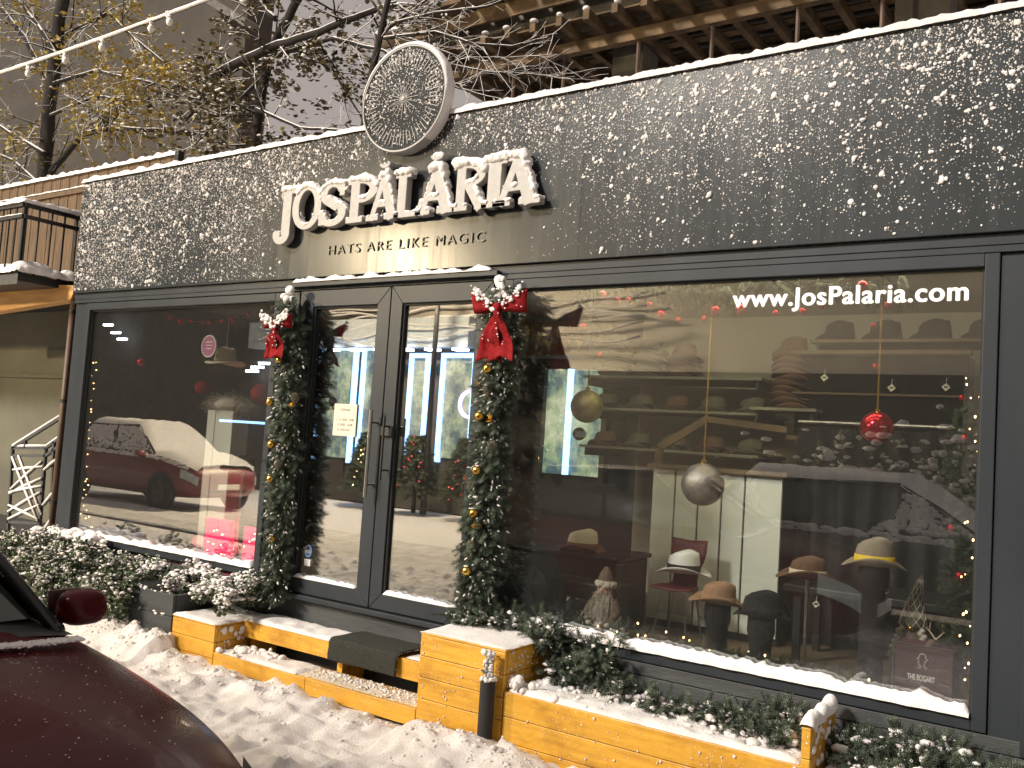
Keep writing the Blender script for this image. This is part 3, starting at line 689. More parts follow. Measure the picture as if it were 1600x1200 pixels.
snow_sheet(mb, -.505, .30, -.29, -.035, .306, .026, 5); snow_sheet(mb, .87, 1.19, -.26, -.035, .306, .016, 6)
snow_sheet(mb, -.505, .25, -.505, -.27, .128, .020, 7, rough=1.6)
mb.blobs([(random.uniform(-.5, 1.19), random.triangular(-.50, -.28, -.29), .131) for _ in range(1500)], rng.gamma(2, .0020, 1500), ICO1, (1, 1, .7))
mb.blobs([(random.gauss(-.27, .10), random.gauss(-.36, .05), .145) for _ in range(40)], rng.uniform(.008, .026, 40), ICO2, (1.2, 1, .8), .4)
mb.build('snow', 'snow', t, smooth=True)
mb = MB(); snow_sheet(mb, .22, 1.19, -.50, -.29, .128, .0045, 17, rough=2.2); mb.build('thin_snow', mat('slush', (.55, .40, .22), (.72, .66, .58), .7, 30, .5, 90), t, smooth=True)
# black mat
t = thing('door_mat', 'black bristle mat draped over the upper bench step', 'mat', (.6, -.2, .31))
k = 60; P = np.zeros((k, 40, 3))
for i in range(k):
    for j in range(40):
        x = .325+.545*i/(k-1); s_ = j/39*.42; 
        if s_ < .27: y, z = -.02-s_, .322
        else:
            a = min(1, (s_-.27)/.05)*PI/2; y = -.29-.018*math.sin(a); z = .322-.018*(1-math.cos(a))-max(0, s_-.32)*.98
        P[i, j] = (x+.004*nz(x, s_, 0, 20), y-.004*nz(x, s_, 4, 9), z+.004*nz(x, s_, 0, 9))
mb = MB(); mb.grid(P); o = mb.build('pile', 'mat', t, smooth=True); so_ = o.modifiers.new('s', 'SOLIDIFY'); so_.thickness = .016
mb = MB(); N = 5200; pts = []
for _ in range(N):
    i, j = random.randrange(k), random.randrange(40); pts.append(P[i, j]+(rng.normal(size=3)*.003))
dr_ = np.array([(0, -.5-random.random()*.3*(p[2] < .30)*4, 1-(p[2] < .31)*.8) for p in pts])+rng.normal(size=(N, 3))*.35
mb.inst(quads_template([(-.0013, 0, 0), (.0013, 0, 0), (.0006, 0, .013), (-.0006, 0, .013)]), dirmats(pts, dr_, 1)); mb.build('bristle', 'mat', t)
mb = MB(); mb.blobs([P[random.randrange(k), random.randrange(4, 39)]+np.array((0, -.004, .008)) for _ in range(1700)], rng.uniform(.001, .0038, 1700), ICO1); mb.build('snow', 'snow', t)
# tall box right of the door
t = thing('bench_tall_box', 'tall orange plank box with snowy lid between the bench and the planter', 'wooden box', (1.48, -.3, 0))
mb = MB(); boards(mb, 1.2, 1.755, -.515, -.49, -.03, .535, 5); mb.build('front_panel', 'wood', t, bevel=.003)
for a_ in (1.733, 1.2): mb = MB(); boards(mb, a_, a_+.025, -.487, -.06, -.03, .535, 5); mb.build('side_panel', 'wood', t, bevel=.003)
MB().box(1.197, 1.76, -.518, -.06, .536, .55).build('top', 'wood', t, bevel=.003)
mb = MB(); snow_sheet(mb, 1.195, 1.762, -.52, -.06, .55, .014, 21, rough=.6); mb.blobs([(1.762, random.uniform(-.5, -.1), random.uniform(.36, .54)) for _ in range(46)], rng.uniform(.002, .008, 46), ICO1)
mb.blobs([(random.uniform(1.21, 1.75), -.518, random.uniform(.05, .52)) for _ in range(60)], rng.uniform(.001, .006, 60), ICO1); mb.build('snow', 'snow', t, smooth=True)
# orange planter
t = thing('orange_planter', 'long orange plank planter full of snow below the right shop window', 'planter', (2.5, -.3, 0))
mb = MB(); boards(mb, 1.762, 3.262, -.515, -.49, -.03, .345, 3); mb.build('front_panel', 'wood', t, bevel=.003)
MB().box(1.764, 1.79, -.488, -.06, -.03, .33).box(1.79, 3.23, -.07, -.045, .0, .33).box(1.79, 3.23, -.488, -.07, .0, .29).build('inner_panel', 'wood', t)
mb = MB(); boards(mb, 3.263, 3.30, -.53, -.12, .0, .51, 4); mb.build('end_panel', 'wood', t, bevel=.003)
mb = MB(); snow_sheet(mb, 1.765, 3.262, -.512, -.05, .325, .045, 30, rough=.9)
mb.blobs([(random.uniform(1.8, 3.2), random.triangular(-.5, -.08, -.1), .36) for _ in range(420)], rng.gamma(2, .0055, 420), ICO2, (1, 1, .8), .35)
snow_strip(mb, (3.282, -.535, .51), (3.282, -.115, .51), .062, .05, across=(1, 0, 0), seed=31)
mb.blobs([(1.80+random.gauss(0, .03), -.46+random.gauss(0, .03), .36+random.uniform(0, .04)) for _ in range(22)], rng.uniform(.012, .03, 22), ICO2)
mb.blobs([(random.uniform(1.77, 3.25), -.518, random.uniform(.02, .34)) for _ in range(150)], rng.gamma(2, .0014, 150), ICO1)
mb.blobs([(3.304, random.uniform(-.5, -.15), random.uniform(.33, .5)) for _ in range(26)], rng.uniform(.003, .022, 26), ICO2, (.5, 1, 1)); mb.build('snow', 'snow', t, smooth=True)
# dark planter on the left
t = thing('dark_planter', 'dark grey plank planter under the left shop window', 'planter', (-2.1, -.3, 0))
mb = MB(); boards(mb, -3.34, -.965, -.515, -.49, -.02, .425, 3); mb.build('front_panel', 'greyboard', t, bevel=.003)
for a_ in (-.99, -3.34): MB().box(a_, a_+.026, -.488, -.06, -.02, .42).build('side_panel', 'greyboard', t)
MB().box(-3.31, -.995, -.485, -.06, .30, .36).build('soil', 'black', t)
mb = MB(); mb.blobs([(random.uniform(-1.36, -1.0), -.518, random.choice([.125, .27, .42])+random.uniform(0, .02)) for _ in range(30)], rng.uniform(.003, .014, 30), ICO1, (1.6, .6, .7)); mb.build('snow', 'snow', t, smooth=True)
# dark planter at far right
t = thing('corner_planter', 'dark planter board at the bottom right under the window frame corner', 'planter', (4.1, -.3, 0))
MB().box(3.305, 5.6, -.515, -.49, -.02, .30).box(3.305, 5.6, -.488, -.06, .0, .27).build('panel', 'greyboard', t)
mb = MB(); snow_sheet(mb, 3.305, 5.6, -.512, -.05, .28, .06, 44); mb.build('snow', 'snow', t, smooth=True)

# ------------------------------------------------------------------ snowy shrubs
def shrub(name, label, pts, leaf, mleaf, nleaf, snowfrac=.5, group=None, rs=(.006, .02), spread=.05, twigs=True, leafm='ivy', tm=None, cat='shrub'):
    "pts: list of (x,y,z,r) lumps"
    t = thing(name, label, cat, (pts[0][0], pts[0][1], 0), group); pts = np.array(pts)
    w = pts[:, 3]**2; idx = rng.choice(len(pts), nleaf, p=w/w.sum()); dd = rng.normal(size=(nleaf, 3)); dd /= np.linalg.norm(dd, axis=1)[:, None]
    rr = pts[idx, 3]*rng.uniform(.45, 1.08, nleaf); cl = np.array([nz(*p[:3], 9) for p in pts[idx]+0])
    pos = pts[idx, :3]+dd*rr[:, None]+rng.normal(size=(nleaf, 3))*.008
    keep = np.array([nz(p[0], p[1], p[2], 16) > -.12 for p in pos]); pos, dd = pos[keep], dd[keep]; pos[:, 2] = np.maximum(pos[:, 2], .03)
    mb = MB()
    if tm is None: mb.inst(LEAFP, dirmats(pos, dd+rng.normal(size=pos.shape)*.8, rng.uniform(.6, 1.15, len(pos))*leaf))
    else: mb.inst(tm, dirmats(pos, dd+rng.normal(size=pos.shape)*.55, rng.uniform(.6, 1.1, len(pos))*leaf))
    mb.build('foliage', leafm, t)
    if twigs:
        mb = MB()
        for _ in range(60):
            i = rng.integers(len(pts)); a = Vector(pts[i, :3])+Vector((random.gauss(0, .03), random.gauss(0, .03), -.05)); e = a+Vector(rng.normal(size=3))*pts[i, 3]*.7+Vector((0, 0, .05))
            mb.tube([a, a.lerp(e, .5)+Vector(rng.normal(size=3))*.01, e], [.003, .002, .001], 4)
        mb.build('stem', 'twig', t)
    # snow on the upward faces, in clumps
    top = (dd[:, 2]+dd[:, 1]*-.35 > .15-rng.uniform(0, .5, len(dd))) & np.array([nz(p[0], p[1], p[2]+4, 11) > -.0-snowfrac*.45 for p in pos])
    sp = pos[top]; k = min(len(sp), int(nleaf*snowfrac*.8)); sp = sp[rng.permutation(len(sp))[:k]]
    mb = MB(); mb.blobs(sp+[0, 0, .006], rng.uniform(*rs, len(sp))*rng.choice([.35, .6, .9], len(sp)), ICO1, (1.2, 1.1, .7), .5); mb.build('snow', 'snow', t, smooth=True); return t
def lumps(x0, x1, y0, y1, z0, z1, n, r0, r1): return [(random.uniform(x0, x1), random.uniform(y0, y1), random.uniform(z0, z1), random.uniform(r0, r1)) for _ in range(n)]
shrub('ivy_shrub', 'snowy ivy spilling over the far left end of the dark planter', lumps(-3.35, -2.5, -.55, -.15, .36, .56, 26, .06, .12)+lumps(-3.1, -2.4, -.66, -.5, .12, .45, 16, .05, .10), .032, None, 5200, .55)
shrub('ivy_shrub', 'green ivy cascading down the dark planter beside the car mirror', lumps(-2.5, -1.55, -.55, -.15, .38, .55, 24, .06, .12)+lumps(-2.4, -1.42, -.70, -.52, .06, .45, 40, .05, .11), .032, None, 8200, .40)
shrub('ivy_shrub', 'snow-laden low shrub behind the bare dark planter boards beside the left end box', lumps(-1.5, -.52, -.46, -.12, .40, .53, 36, .04, .085), .026, None, 4300, .85, rs=(.009, .026))
shrub('ivy_shrub', 'heap of snow-covered twigs at the foot of the left garland', lumps(-.80, -.46, -.34, -.10, .36, .56, 16, .04, .075), .024, None, 1700, .8, rs=(.008, .02))
mb = MB()
mb.blobs([(random.uniform(-3.3, -2.4), random.uniform(-.22, -.09), .575+random.uniform(0, .05)) for _ in range(60)], rng.uniform(.02, .055, 60), ICO2, (1.2, .9, .7), .3)
t = thing('snow_heap', 'lumpy ridge of snow lying on the shrub line under the left window', 'snow', (-2.9, -.15, .55)); mb.build('snow', 'snow', t, smooth=True)
q = lumps(1.5, 1.86, -.20, -.09, .56, .63, 12, .03, .055)+lumps(1.80, 2.2, -.22, -.10, .42, .60, 18, .04, .07)
shrub('fir_cuttings', 'snowy fir cuttings trailing from the tall orange box to the planter', q, 1, None, 700, .9, tm=needle_sprig(.075, 9, .02), leafm='needle', rs=(.006, .018), cat='greenery')
q = [(1.9+1.25*i/40+random.gauss(0, .02), -.18-.10*i/40+random.gauss(0, .035), .375+random.uniform(-.01, .03), random.uniform(.02, .05)) for i in range(40)]
shrub('fir_cuttings', 'row of snowy evergreen cuttings lying along the back of the orange planter', q, 1, None, 800, 1.2, tm=needle_sprig(.08, 10, .022), leafm='needle', rs=(.007, .022), cat='greenery')
shrub('fir_cuttings', 'snowy evergreen clump against the raised end panel of the orange planter', lumps(2.85, 3.24, -.38, -.12, .36, .42, 16, .03, .06), 1, None, 620, 1.3, tm=needle_sprig(.08, 10, .022), leafm='needle', rs=(.009, .026), cat='greenery')
shrub('fir_cuttings', 'green and snowy shrub at the bottom right corner of the photo', lumps(3.36, 4.6, -.50, -.12, .30, .42, 52, .05, .10), 1, None, 3000, .8, tm=needle_sprig(.08, 10, .022), leafm='needle', rs=(.009, .03), cat='greenery')

# ------------------------------------------------------------------ bollard
t = thing('bollard', 'black pipe bollard with a snow-capped metal top in front of the tall orange box', 'bollard', (1.70, -.56, 0))
MB().tube([(1.70, -.575, -.03), (1.70, -.575, .40)], .039, 20).build('sleeve', 'rubber', t)
MB().tube([(1.70, -.575, .40), (1.70, -.575, .50), (1.705, -.575, .505)], [.027, .027, .02], 16).build('post', 'steel', t)
MB().lathe([(0, .53), (.020, .527), (.024, .515), (.020, .503), (0, .50)], (1.705, -.575, 0), 14).tube([(1.70, -.60, .45), (1.70, -.622, .45)], .010, 8).build('cap', 'steel', t)
mb = MB(); mb.blobs([(1.70+random.gauss(0, .012), -.575+random.gauss(0, .012)-.01, .53+random.uniform(-.005, .012)) for _ in range(14)], rng.uniform(.010, .018, 14), ICO2)
mb.blobs([(1.70+.036*math.cos(a), -.575+.036*math.sin(a), .405+random.uniform(-.004, .008)) for a in rng.uniform(0, 6.28, 34)], rng.uniform(.008, .014, 34), ICO1)
mb.blobs([(1.70+.028*math.cos(a), -.575-.028*abs(math.sin(a)), random.uniform(.42, .5)) for a in rng.uniform(0, 6.28, 24)], rng.uniform(.004, .012, 24), ICO1); mb.build('snow', 'snow', t, smooth=True)

# ------------------------------------------------------------------ fir garlands by the door
def ribbon(mb, path, w, wdir, th=.004):
    P = np.zeros((len(path), 5, 3)); wd = Vector(wdir).normalized()
    for i, p in enumerate(path):
        ww = w[i] if hasattr(w, '__len__') else w
        for j in range(5): P[i, j] = Vector(p)+wd*(j/4-.5)*ww+Vector((0, -1, 0))*.004*math.sin(j/4*PI)
    mb.grid(P)
def bow(t, c, s):
    c = Vector(c); k = []
    for sd_ in (-1, 1):
        mb = MB(); path = []; wv = []
        for i in range(17):
            a = 2*PI*i/16; x = sd_*s*.52*(1-math.cos(a)); y = -.025*math.sin(a)-.02; path.append(c+Vector((x, y, .10*s*(1-math.cos(a))+.0)))
            wv.append(s*(.16+.28*(1-math.cos(a))))
        ribbon(mb, path, wv, (0.10*sd_, -.25, 1)); o = mb.build('loop', 'redmatte', t, smooth=True); so_ = o.modifiers.new('s', 'SOLIDIFY'); so_.thickness = .003
    for sd_ in (-1, 1):
        mb = MB(); P = np.zeros((14, 7, 3))
        for i in range(14):
            u = i/13; ww = s*(.16+.80*u)
            for j in range(7):
                v_ = j/6-.5; notch = .18*s*(abs(v_)*2)*u*(u > .9); P[i, j] = c+Vector((sd_*s*(.02+.26*u)+v_*ww, -.035-.02*math.sin(u*6+sd_)-.012*math.sin(j*1.9+u*2)-.012*nz(u*3, j*.4, sd_+s*9, 2), -s*1.42*u-notch-.02))
        mb.grid(P); o = mb.build('tail', 'redmatte', t, smooth=True); so_ = o.modifiers.new('s', 'SOLIDIFY'); so_.thickness = .003
    mb = MB(); mb.sphere(c+Vector((0, -.045, 0)), s*.14, ICO2, (1, .7, 1.1)); mb.build('knot', 'redmatte', t, smooth=True)
def bow_snow(t, c, s, n):
    c = Vector(c); mb = MB()
    for _ in range(n):
        sd_ = random.choice((-1, 1)); x = sd_*random.uniform(.1, 1.0)*s; zt = .5*abs(x)+s*(.10+.12*abs(x)/s)
        z = random.uniform(zt-.05, zt+.006) if random.random() < .75 else random.uniform(-s*1.2, zt)
        mb.blobs([c+Vector((x*(1 if z > -.02 else .45), -.055-random.uniform(0, .012), z))], random.uniform(.004, .017) if z > zt-.05 else random.uniform(.002, .006), ICO1, (1.2, .5, .9))
    mb.build('bow_snow', 'snow', t, smooth=True)
def garland(label, path, width, gold, cones, group='fir garlands framing the door', flowers=()):
    t = thing('fir_garland', label, 'garland', path[-1], group); P = [Vector(p) for p in path]
    N = int(560*sum((P[i+1]-P[i]).length for i in range(len(P)-1))); pts, dirs = [], []
    L = [0]
    for i in range(len(P)-1): L.append(L[-1]+(P[i+1]-P[i]).length)
    def on(s):
        for i in range(len(P)-1):
            if s <= L[i+1]: return P[i].lerp(P[i+1], (s-L[i])/(L[i+1]-L[i]))
        return P[-1]
    mbt = MB(); mbt.tube([on(L[-1]*i/40)+Vector((random.gauss(0, .008), 0, 0)) for i in range(41)], .014, 8); mbt.build('stem', 'twig', t)
    for _ in range(N):
        s = random.random()*L[-1]; p = on(s); w = width*(1+.45*nz(s*5, 1, len(label))+.25*nz(s*15, 3)); sid = random.uniform(-PI, 0) if random.random() < .92 else random.uniform(0, PI)
        rr = w*.5*random.random()**.6; q = p+Vector((math.cos(sid)*rr, math.sin(sid)*rr*.7, 0))
        dv = Vector((math.cos(sid)*1.0+random.gauss(0, .35), math.sin(sid)*.9, random.gauss(-.55, .55))); pts.append(q); dirs.append(dv)
    mb = MB(); mb.inst(needle_sprig(.085, 12, .027, .0017), dirmats(np.array(pts), np.array(dirs), rng.uniform(.7, 1.15, len(pts)))); mb.build('foliage', 'needle', t)
    mb = MB(); sp, sr, sd2 = [], [], []
    for p, dv in zip(pts, dirs):
        dv = dv.normalized()
        if nz(p.x*14, p.y*14, p.z*14) > -.08 and random.random() < .95:
            e = p+dv*random.uniform(.02, .085)
            if e.x-P[0].x > -.06 or random.random() < .4:
                sp.append(e+Vector((0, -.004, .005))); sr.append(random.uniform(.003, .010)); sd2.append(dv+Vector((random.gauss(0, .2), 0, -.15)))
    A = dirmats(np.array(sp), np.array(sd2), np.array(sr)); A[:, :, 0] *= .75; A[:, :, 1] *= .75; A[:, :, 2] *= rng.uniform(1.2, 3.0, (len(sp), 1)); mb.inst(ICO1, A)
    for _ in range(16): mb.blobs([P[0]+Vector((random.gauss(0, .025), random.gauss(-.03, .02), random.gauss(.0, .025)))], random.uniform(.014, .034), ICO2)
    mb.build('snow', 'snow', t, smooth=True)
    for g in gold:
        o = MB().sphere(g, .029, ICO3).build('bauble', 'gold', t, smooth=True); g = Vector(g)
        MB().tube([g+Vector((0, 0, .027)), g+Vector((0, 0, .037))], .006, 8).build('cap', 'gold', o).location = (0, 0, 0)
        mb = MB(); mb.blobs([g+Vector((random.gauss(0, .008), -.004, .026)) for _ in range(4)], .009, ICO1, (1, 1, .6)); mb.build('snow', 'snow', o, smooth=True).location = (0, 0, 0)
    for g in cones:
        g = Vector(g); mb = MB()
        for i in range(60):
            u = i/60; a = i*2.4; r = .024*math.sin(PI*(.12+.85*u)); p = g+Vector((math.cos(a)*r, math.sin(a)*r, .035-.07*u)); mb.blobs([p], .0085, ICO1, (1, 1, .55))
        mb.build('pine_cone', 'feltolive', t)
    for g in flowers:
        g = Vector(g); A = [(g, Vector((math.cos(a), -.5, math.sin(a)))) for a in np.linspace(0, 2*PI, 6)[:-1]+random.random()]
        mb = MB(); mb.inst(LEAFP, dirmats(np.array([q[0] for q in A]), np.array([q[1] for q in A]), .036)); mb.build('golden_leaf', 'gold', t)
    return t
yg = -.13
gp = lambda px, py, y=yg: tuple(at(px, py, y))
gl = garland('slim snowy fir garland with gold baubles left of the glass doors', [gp(457, 470), gp(460, 560), gp(452, 640), gp(446, 740), gp(440, 830), gp(432, 905), gp(428, 935)], .145,
    [gp(437, 562, -.22), gp(422, 628, -.21), gp(424, 694, -.22), gp(423, 748, -.22), gp(425, 842, -.21)], [gp(443, 597, -.20), gp(436, 727, -.22), gp(461, 622, -.2)], flowers=[gp(459, 631, -.22), gp(427, 790, -.22)])
bc = gp(437, 508, -.25); bow(gl, bc, .135); bow_snow(gl, bc, .135, 130)
gr = garland('wide snowy fir garland with gold baubles right of the glass doors', [gp(788, 452), gp(790, 540), gp(778, 620), gp(768, 700), gp(762, 790), gp(752, 870), gp(748, 945)], .185,
    [gp(762, 576, -.24), gp(749, 650, -.24), gp(745, 735, -.24), gp(740, 802, -.24), gp(729, 892, -.24), gp(756, 484, -.22)], [gp(763, 610, -.24), gp(738, 762, -.23), gp(770, 700, -.22), gp(736, 855, -.23)], flowers=[gp(750, 598, -.25), gp(768, 655, -.25), gp(745, 822, -.25), gp(775, 500, -.2)])
bc = gp(783, 482, -.28); bow(gr, bc, .18); bow_snow(gr, bc, .18, 70)
shrub('fir_cuttings', 'snow-covered fir tips heaped on the back of the tall orange box', lumps(1.14, 1.55, -.20, -.08, .55, .62, 14, .03, .06), 1, None, 600, 1.0, tm=needle_sprig(.075, 9, .02), leafm='needle', rs=(.007, .020), cat='greenery')
# ------------------------------------------------------------------ inside the right window
mb = MB(); mb.box(1.32, 4.2, .06, .75, .451, .50); t = thing('display_platform', 'low dark display platform just inside the right shop window', 'platform', (2.6, .4, .451)); mb.build('top', 'board_int', t)
def hat_meshes(r, h, band, curl=.05, brim=1.75, pinch=.42):
    n = 40; crown = MB(); rows = []
    prof = [(1.0, 0), (1.0, .10), (.97, .35), (.93, .62), (.88, .82), (.80, .94), (.62, 1.0), (.40, .985), (.2, .95), (.0, .93)]
    V = np.zeros((len(prof), n+1, 3))
    for i, (q, z) in enumerate(prof):
        for j in range(n+1):
            a = 2*PI*j/n; x = math.cos(a)*r*q*.86; y = math.sin(a)*r*q
            zz = z*h*(1+.05*math.sin(a)*-1)
            if z > .5: f = max(0, math.cos(a))**4 if False else 0; x *= 1-pinch*max(0, -math.sin(a))**2*(z-.5)*2; zz -= h*.22*math.exp(-(x/(r*.30))**2)*(z > .9); zz += h*.08*(z > .6)*math.sin(a)*-1
            V[i, j] = (x, y, zz)
    crown.grid(V)
    bm_ = MB(); V = np.zeros((8, n+1, 3))
    for i in range(8):
        u = i/7
        for j in range(n+1):
            a = 2*PI*j/n; q = 1+(brim-1)*u; side = abs(math.cos(a))**2
            V[i, j] = (math.cos(a)*r*q*.9, math.sin(a)*r*q, curl*side*u*u*1.2-curl*.45*(1-side)*u*u)
    bm_.grid(V)
    bd = MB(); bd.lathe([(r*1.0+.003, .002), (r*1.0+.006, .004), (r*.98+.006, h*.36), (r*.98, h*.365)], (0, 0, 0), n, 'z', (.86, 1))
    bd.box(r*.86+.001, r*.86+.010, -.018, .018, .010, h*.33)
    return crown, bm_, bd
def hat(label, p, mc, mb_=None, band='feltblack', r=.095, h=.115, rz=0, group=None, cat='hat', tilt=(0, 0), brim=1.7, curl=.035):
    t = thing('hat', label, cat, (0, 0, 0), group); c, b_, bd = hat_meshes(r, h, band, brim=brim, curl=curl)
    for nm, q, mm in (('crown', c, mc), ('brim', b_, mb_ or mc), ('band', bd, band)):
        o = q.build(nm, mm, t, smooth=True); o.location = (0, 0, 0)
        if nm != 'band': s = o.modifiers.new('s', 'SOLIDIFY'); s.thickness = .0035
    t.location = p; t.rotation_euler = (tilt[0], tilt[1], rz); return t
def hstand(label, p, z0, m='blackgloss', kind='pole', group='hat stands in the right window'):
    "slim stand under a hat; p is the hat base"
    t = thing('hat_stand', label, 'hat stand', (p[0], p[1], z0), group)
    if kind == 'pole':
        MB().tube([(p[0], p[1], z0+.012), (p[0], p[1], p[2]-.01)], .009, 10).build('pole', 'steel', t); MB().lathe([(0, z0+.013), (.07, z0+.012), (.075, z0+.001), (0, z0+.001)], (p[0], p[1], 0), 24).build('base', m, t)
        MB().lathe([(0, p[2]+.03), (.05, p[2]+.02), (.06, p[2]-.01), (0, p[2]-.02)], (p[0], p[1], 0), 20).build('head', m, t, smooth=True)
    else:
        MB().lathe([(0, p[2]+.05), (.06, p[2]+.03), (.078, p[2]-.02), (.080, p[2]-.09), (.066, p[2]-.14), (.062, z0+.03), (.075, z0+.001), (0, z0+.001)], (p[0], p[1], 0), 24, 'z', (.9, 1)).build('body', m, t, smooth=True)
    return t
RZ = math.radians(35)
zf = .50
p = at(1366, 882, .22); p = Vector((p.x, p.y, p.z)); hat('taupe felt fedora with a bright yellow band near the right window edge', p, 'feltgrey', None, 'yellow', .088, .125, RZ+1.2); hstand('dark stand holding up the taupe hat with yellow band', p, zf, 'feltblack', 'body')
p = at(1262, 900, .30); hat('brown felt hat with a pale band on a steel pole', p, 'feltbrown', None, 'feltcream', .088, .095, RZ+1.3, brim=1.8); hstand('steel pole stand under the brown hat with pale band', p, zf)
p = at(1068, 893, .95); hat('white straw hat with a thin black band above the wine red chair', p, 'white', None, 'feltblack', .10, .13, RZ+1.2, brim=1.75)
p2 = p.copy(); hat_p = p
p = at(1122, 940, .42); hat('tan felt hat with pinched crown on a black stand', p, 'felttan', None, 'felttan', .092, .105, RZ+1.4, brim=1.75, tilt=(.08, 0)); hstand('black column stand under the tan felt hat', p, zf, 'feltblack', 'body')
p = at(1190, 960, .38); hat('all black hat beside the tan felt hat', p, 'feltblack', None, 'feltblack', .10, .12, RZ+1.2, brim=1.5); hstand('black column stand under the all black hat', p, zf, 'feltblack', 'body')
p = at(910, 858, .75); hat('cream fedora with a dark band lying on the black cabinet', p, 'feltcream', 'feltbrown', 'feltbrown', .10, .125, RZ+1.1, brim=1.55)
cabtop = p.z-.004
# black cabinet / piano like chest behind
t = thing('black_cabinet', 'glossy black chest standing behind the display with a cream fedora on it', 'cabinet', (1.3, 1.2, .45))
a = at(800, 900, 1.0); b_ = at(870, 850, .75)
MB().box(.9, 1.80, .58, 1.05, .452, cabtop-.03).build('body', 'blackgloss', t, bevel=.01)
MB().box(.88, 1.82, .56, 1.07, cabtop-.03, cabtop).build('lid', 'blackgloss', t, bevel=.008)
t = thing('black_speaker_box', 'square black box with small silver script beside the bearded figure', 'amplifier', (1.8, .6, .5))
a = at(850, 905, .5); c = at(985, 985, .5); c2 = at(930, 895, .5)
MB().box(a.x+.10, c.x-.07, .40, .62, .502, .80).build('body', 'black', t, bevel=.012)
MB().box(a.x+.12, c.x-.09, .392, .399, .52, .76).build('grille', mat('grille_cloth', (.02, .02, .02), (.006, .006, .006), .9, 300, .8, 400), t)
s0 = at(978, 900, .38); me = text_mesh('Fender', .05, .0008, 0); me.transform(Matrix.Shear('XY', 4, (.35, 0)) if False else Matrix.Identity(4))
obj('script', fit_text(me, c.x-.22, c.x-.12, .77, .795, .395), 'steel', t)
# wine red chair
t = thing('chair', 'wine red shell chair on thin steel legs before the white cabinet', 'chair', (p2.x, .95, .45))
cx, cy = p2.x+.0, .95; P = np.zeros((14, 9, 3))
for i in range(14):
    u = i/13
    for j in range(9):
        v_ = j/8-.5; wz = .19*(1-.32*math.sin(min(1, max(0, (u-.25)/.55))*PI)) ; 
        if u < .4: y, z = cy-.20+u/.4*.24, .76+.01*(1-u)
        else: y, z = cy+.04+.06*((u-.4)/.6), .76+.30*((u-.4)/.6)**1.1
        P[i, j] = (cx+v_*2*wz*(1.08 if u < .45 else 1)*.62, y+.03*abs(v_)*-1, z+.02*abs(v_))
o = MB().grid(P).build('shell', 'wine', t, smooth=True); s = o.modifiers.new('s', 'SOLIDIFY'); s.thickness = .012
for dx in (-.1, .1):
    for dy in (-.15, .05): MB().tube([(cx+dx*.7, cy+dy, .755), (cx+dx*1.15, cy+dy*1.2, .452)], .007, 8).build('leg', 'steel', t)
# white cabinet of tall panels
t = thing('white_cabinet', 'tall white panelled cabinet with dark vertical joints inside the shop', 'cabinet', (1.9, 1.2, .45))
y = 1.22; xs = [at(px, 880, y).x for px in (1012, 1048, 1085, 1122, 1158, 1218)]; ztop = at(1110, 738, y).z
for k in range(5): MB().box(xs[k]+.006, xs[k+1]-.006, y, y+.02, .50, ztop).build('door_panel', 'cabwhite', t, bevel=.003)
MB().box(xs[0], xs[-1], y+.022, y+.35, .452, ztop-.01).build('carcass', 'black', t)
MB().box(xs[0]-.03, xs[-1]+.03, y-.03, y+.36, ztop+.002, ztop+.03).build('worktop', 'board_int', t)
# shelves with hats
def shelf(label, x0, x1, y0, y1, z, m='board_int'):
    t = thing('wall_shelf', label, 'shelf', ((x0+x1)/2, (y0+y1)/2, z)); MB().box(x0, x1, y0, y1, z-.02, z).build('board', m, t); 
    MB().box(x0+.03, x0+.05, y0+.04, y1, z-.08, z-.021).box(x1-.05, x1-.03, y0+.04, y1, z-.08, z-.021).build('bracket', 'black', t); return t
ys = 1.85
base = hat('hat', (0, 0, 0), 'feltolive', None, 'feltblack', .09, .11, 0, 'hats on the shelves', brim=1.6)
baseb = hat('hat', (0, 0, 0), 'feltbrown', None, 'feltblack', .09, .11, 0, 'hats on the shelves', brim=1.6)
used = {}
def put(src, p, label, rz=0):
    if src.name not in used: used[src.name] = 1; src.location = p; src['label'] = label; src.rotation_euler = (0, 0, rz); return src
    return copy_tree(src, p, label, rz)
x0, x1 = at(925, 620, ys).x, at(1200, 620, ys).x
rowsz = [at(1000, 700, ys).z, at(1000, 640, ys).z, at(1000, 590, ys).z]
for ri, z in enumerate(rowsz[:2]):
    shelf(('lower', 'middle')[ri]+' cream shelf lined with small hats, left side of the shop', x0, x1, ys-.16, ys+.5, z, 'shelfgrey')
    for k in range(5): put(base if (k+ri) % 3 else baseb, (x0+.14+k*(x1-x0-.25)/4, ys, z+.003), ('hat in the lower row of hats on the left shelves', 'hat in the middle row of hats on the left shelves')[ri], random.uniform(1, 2))
z = rowsz[2]; shelf('upper cream shelf carrying two tall stacks of hats', x0, x1, ys-.16, ys+.5, z+.0, 'shelfgrey')
for s, (xx, n) in enumerate(((x0+.20, 7), (x0+.50, 6), (x0+.78, 5))):
    for k in range(n): put(base if s != 2 else baseb, (xx+random.gauss(0, .006), ys, z+.004+k*.036), ('hat in the leftmost stack on the upper shelf', 'hat in the second stack on the upper shelf', 'hat in the brown stack at the right of the upper shelf')[s], random.uniform(1, 2))
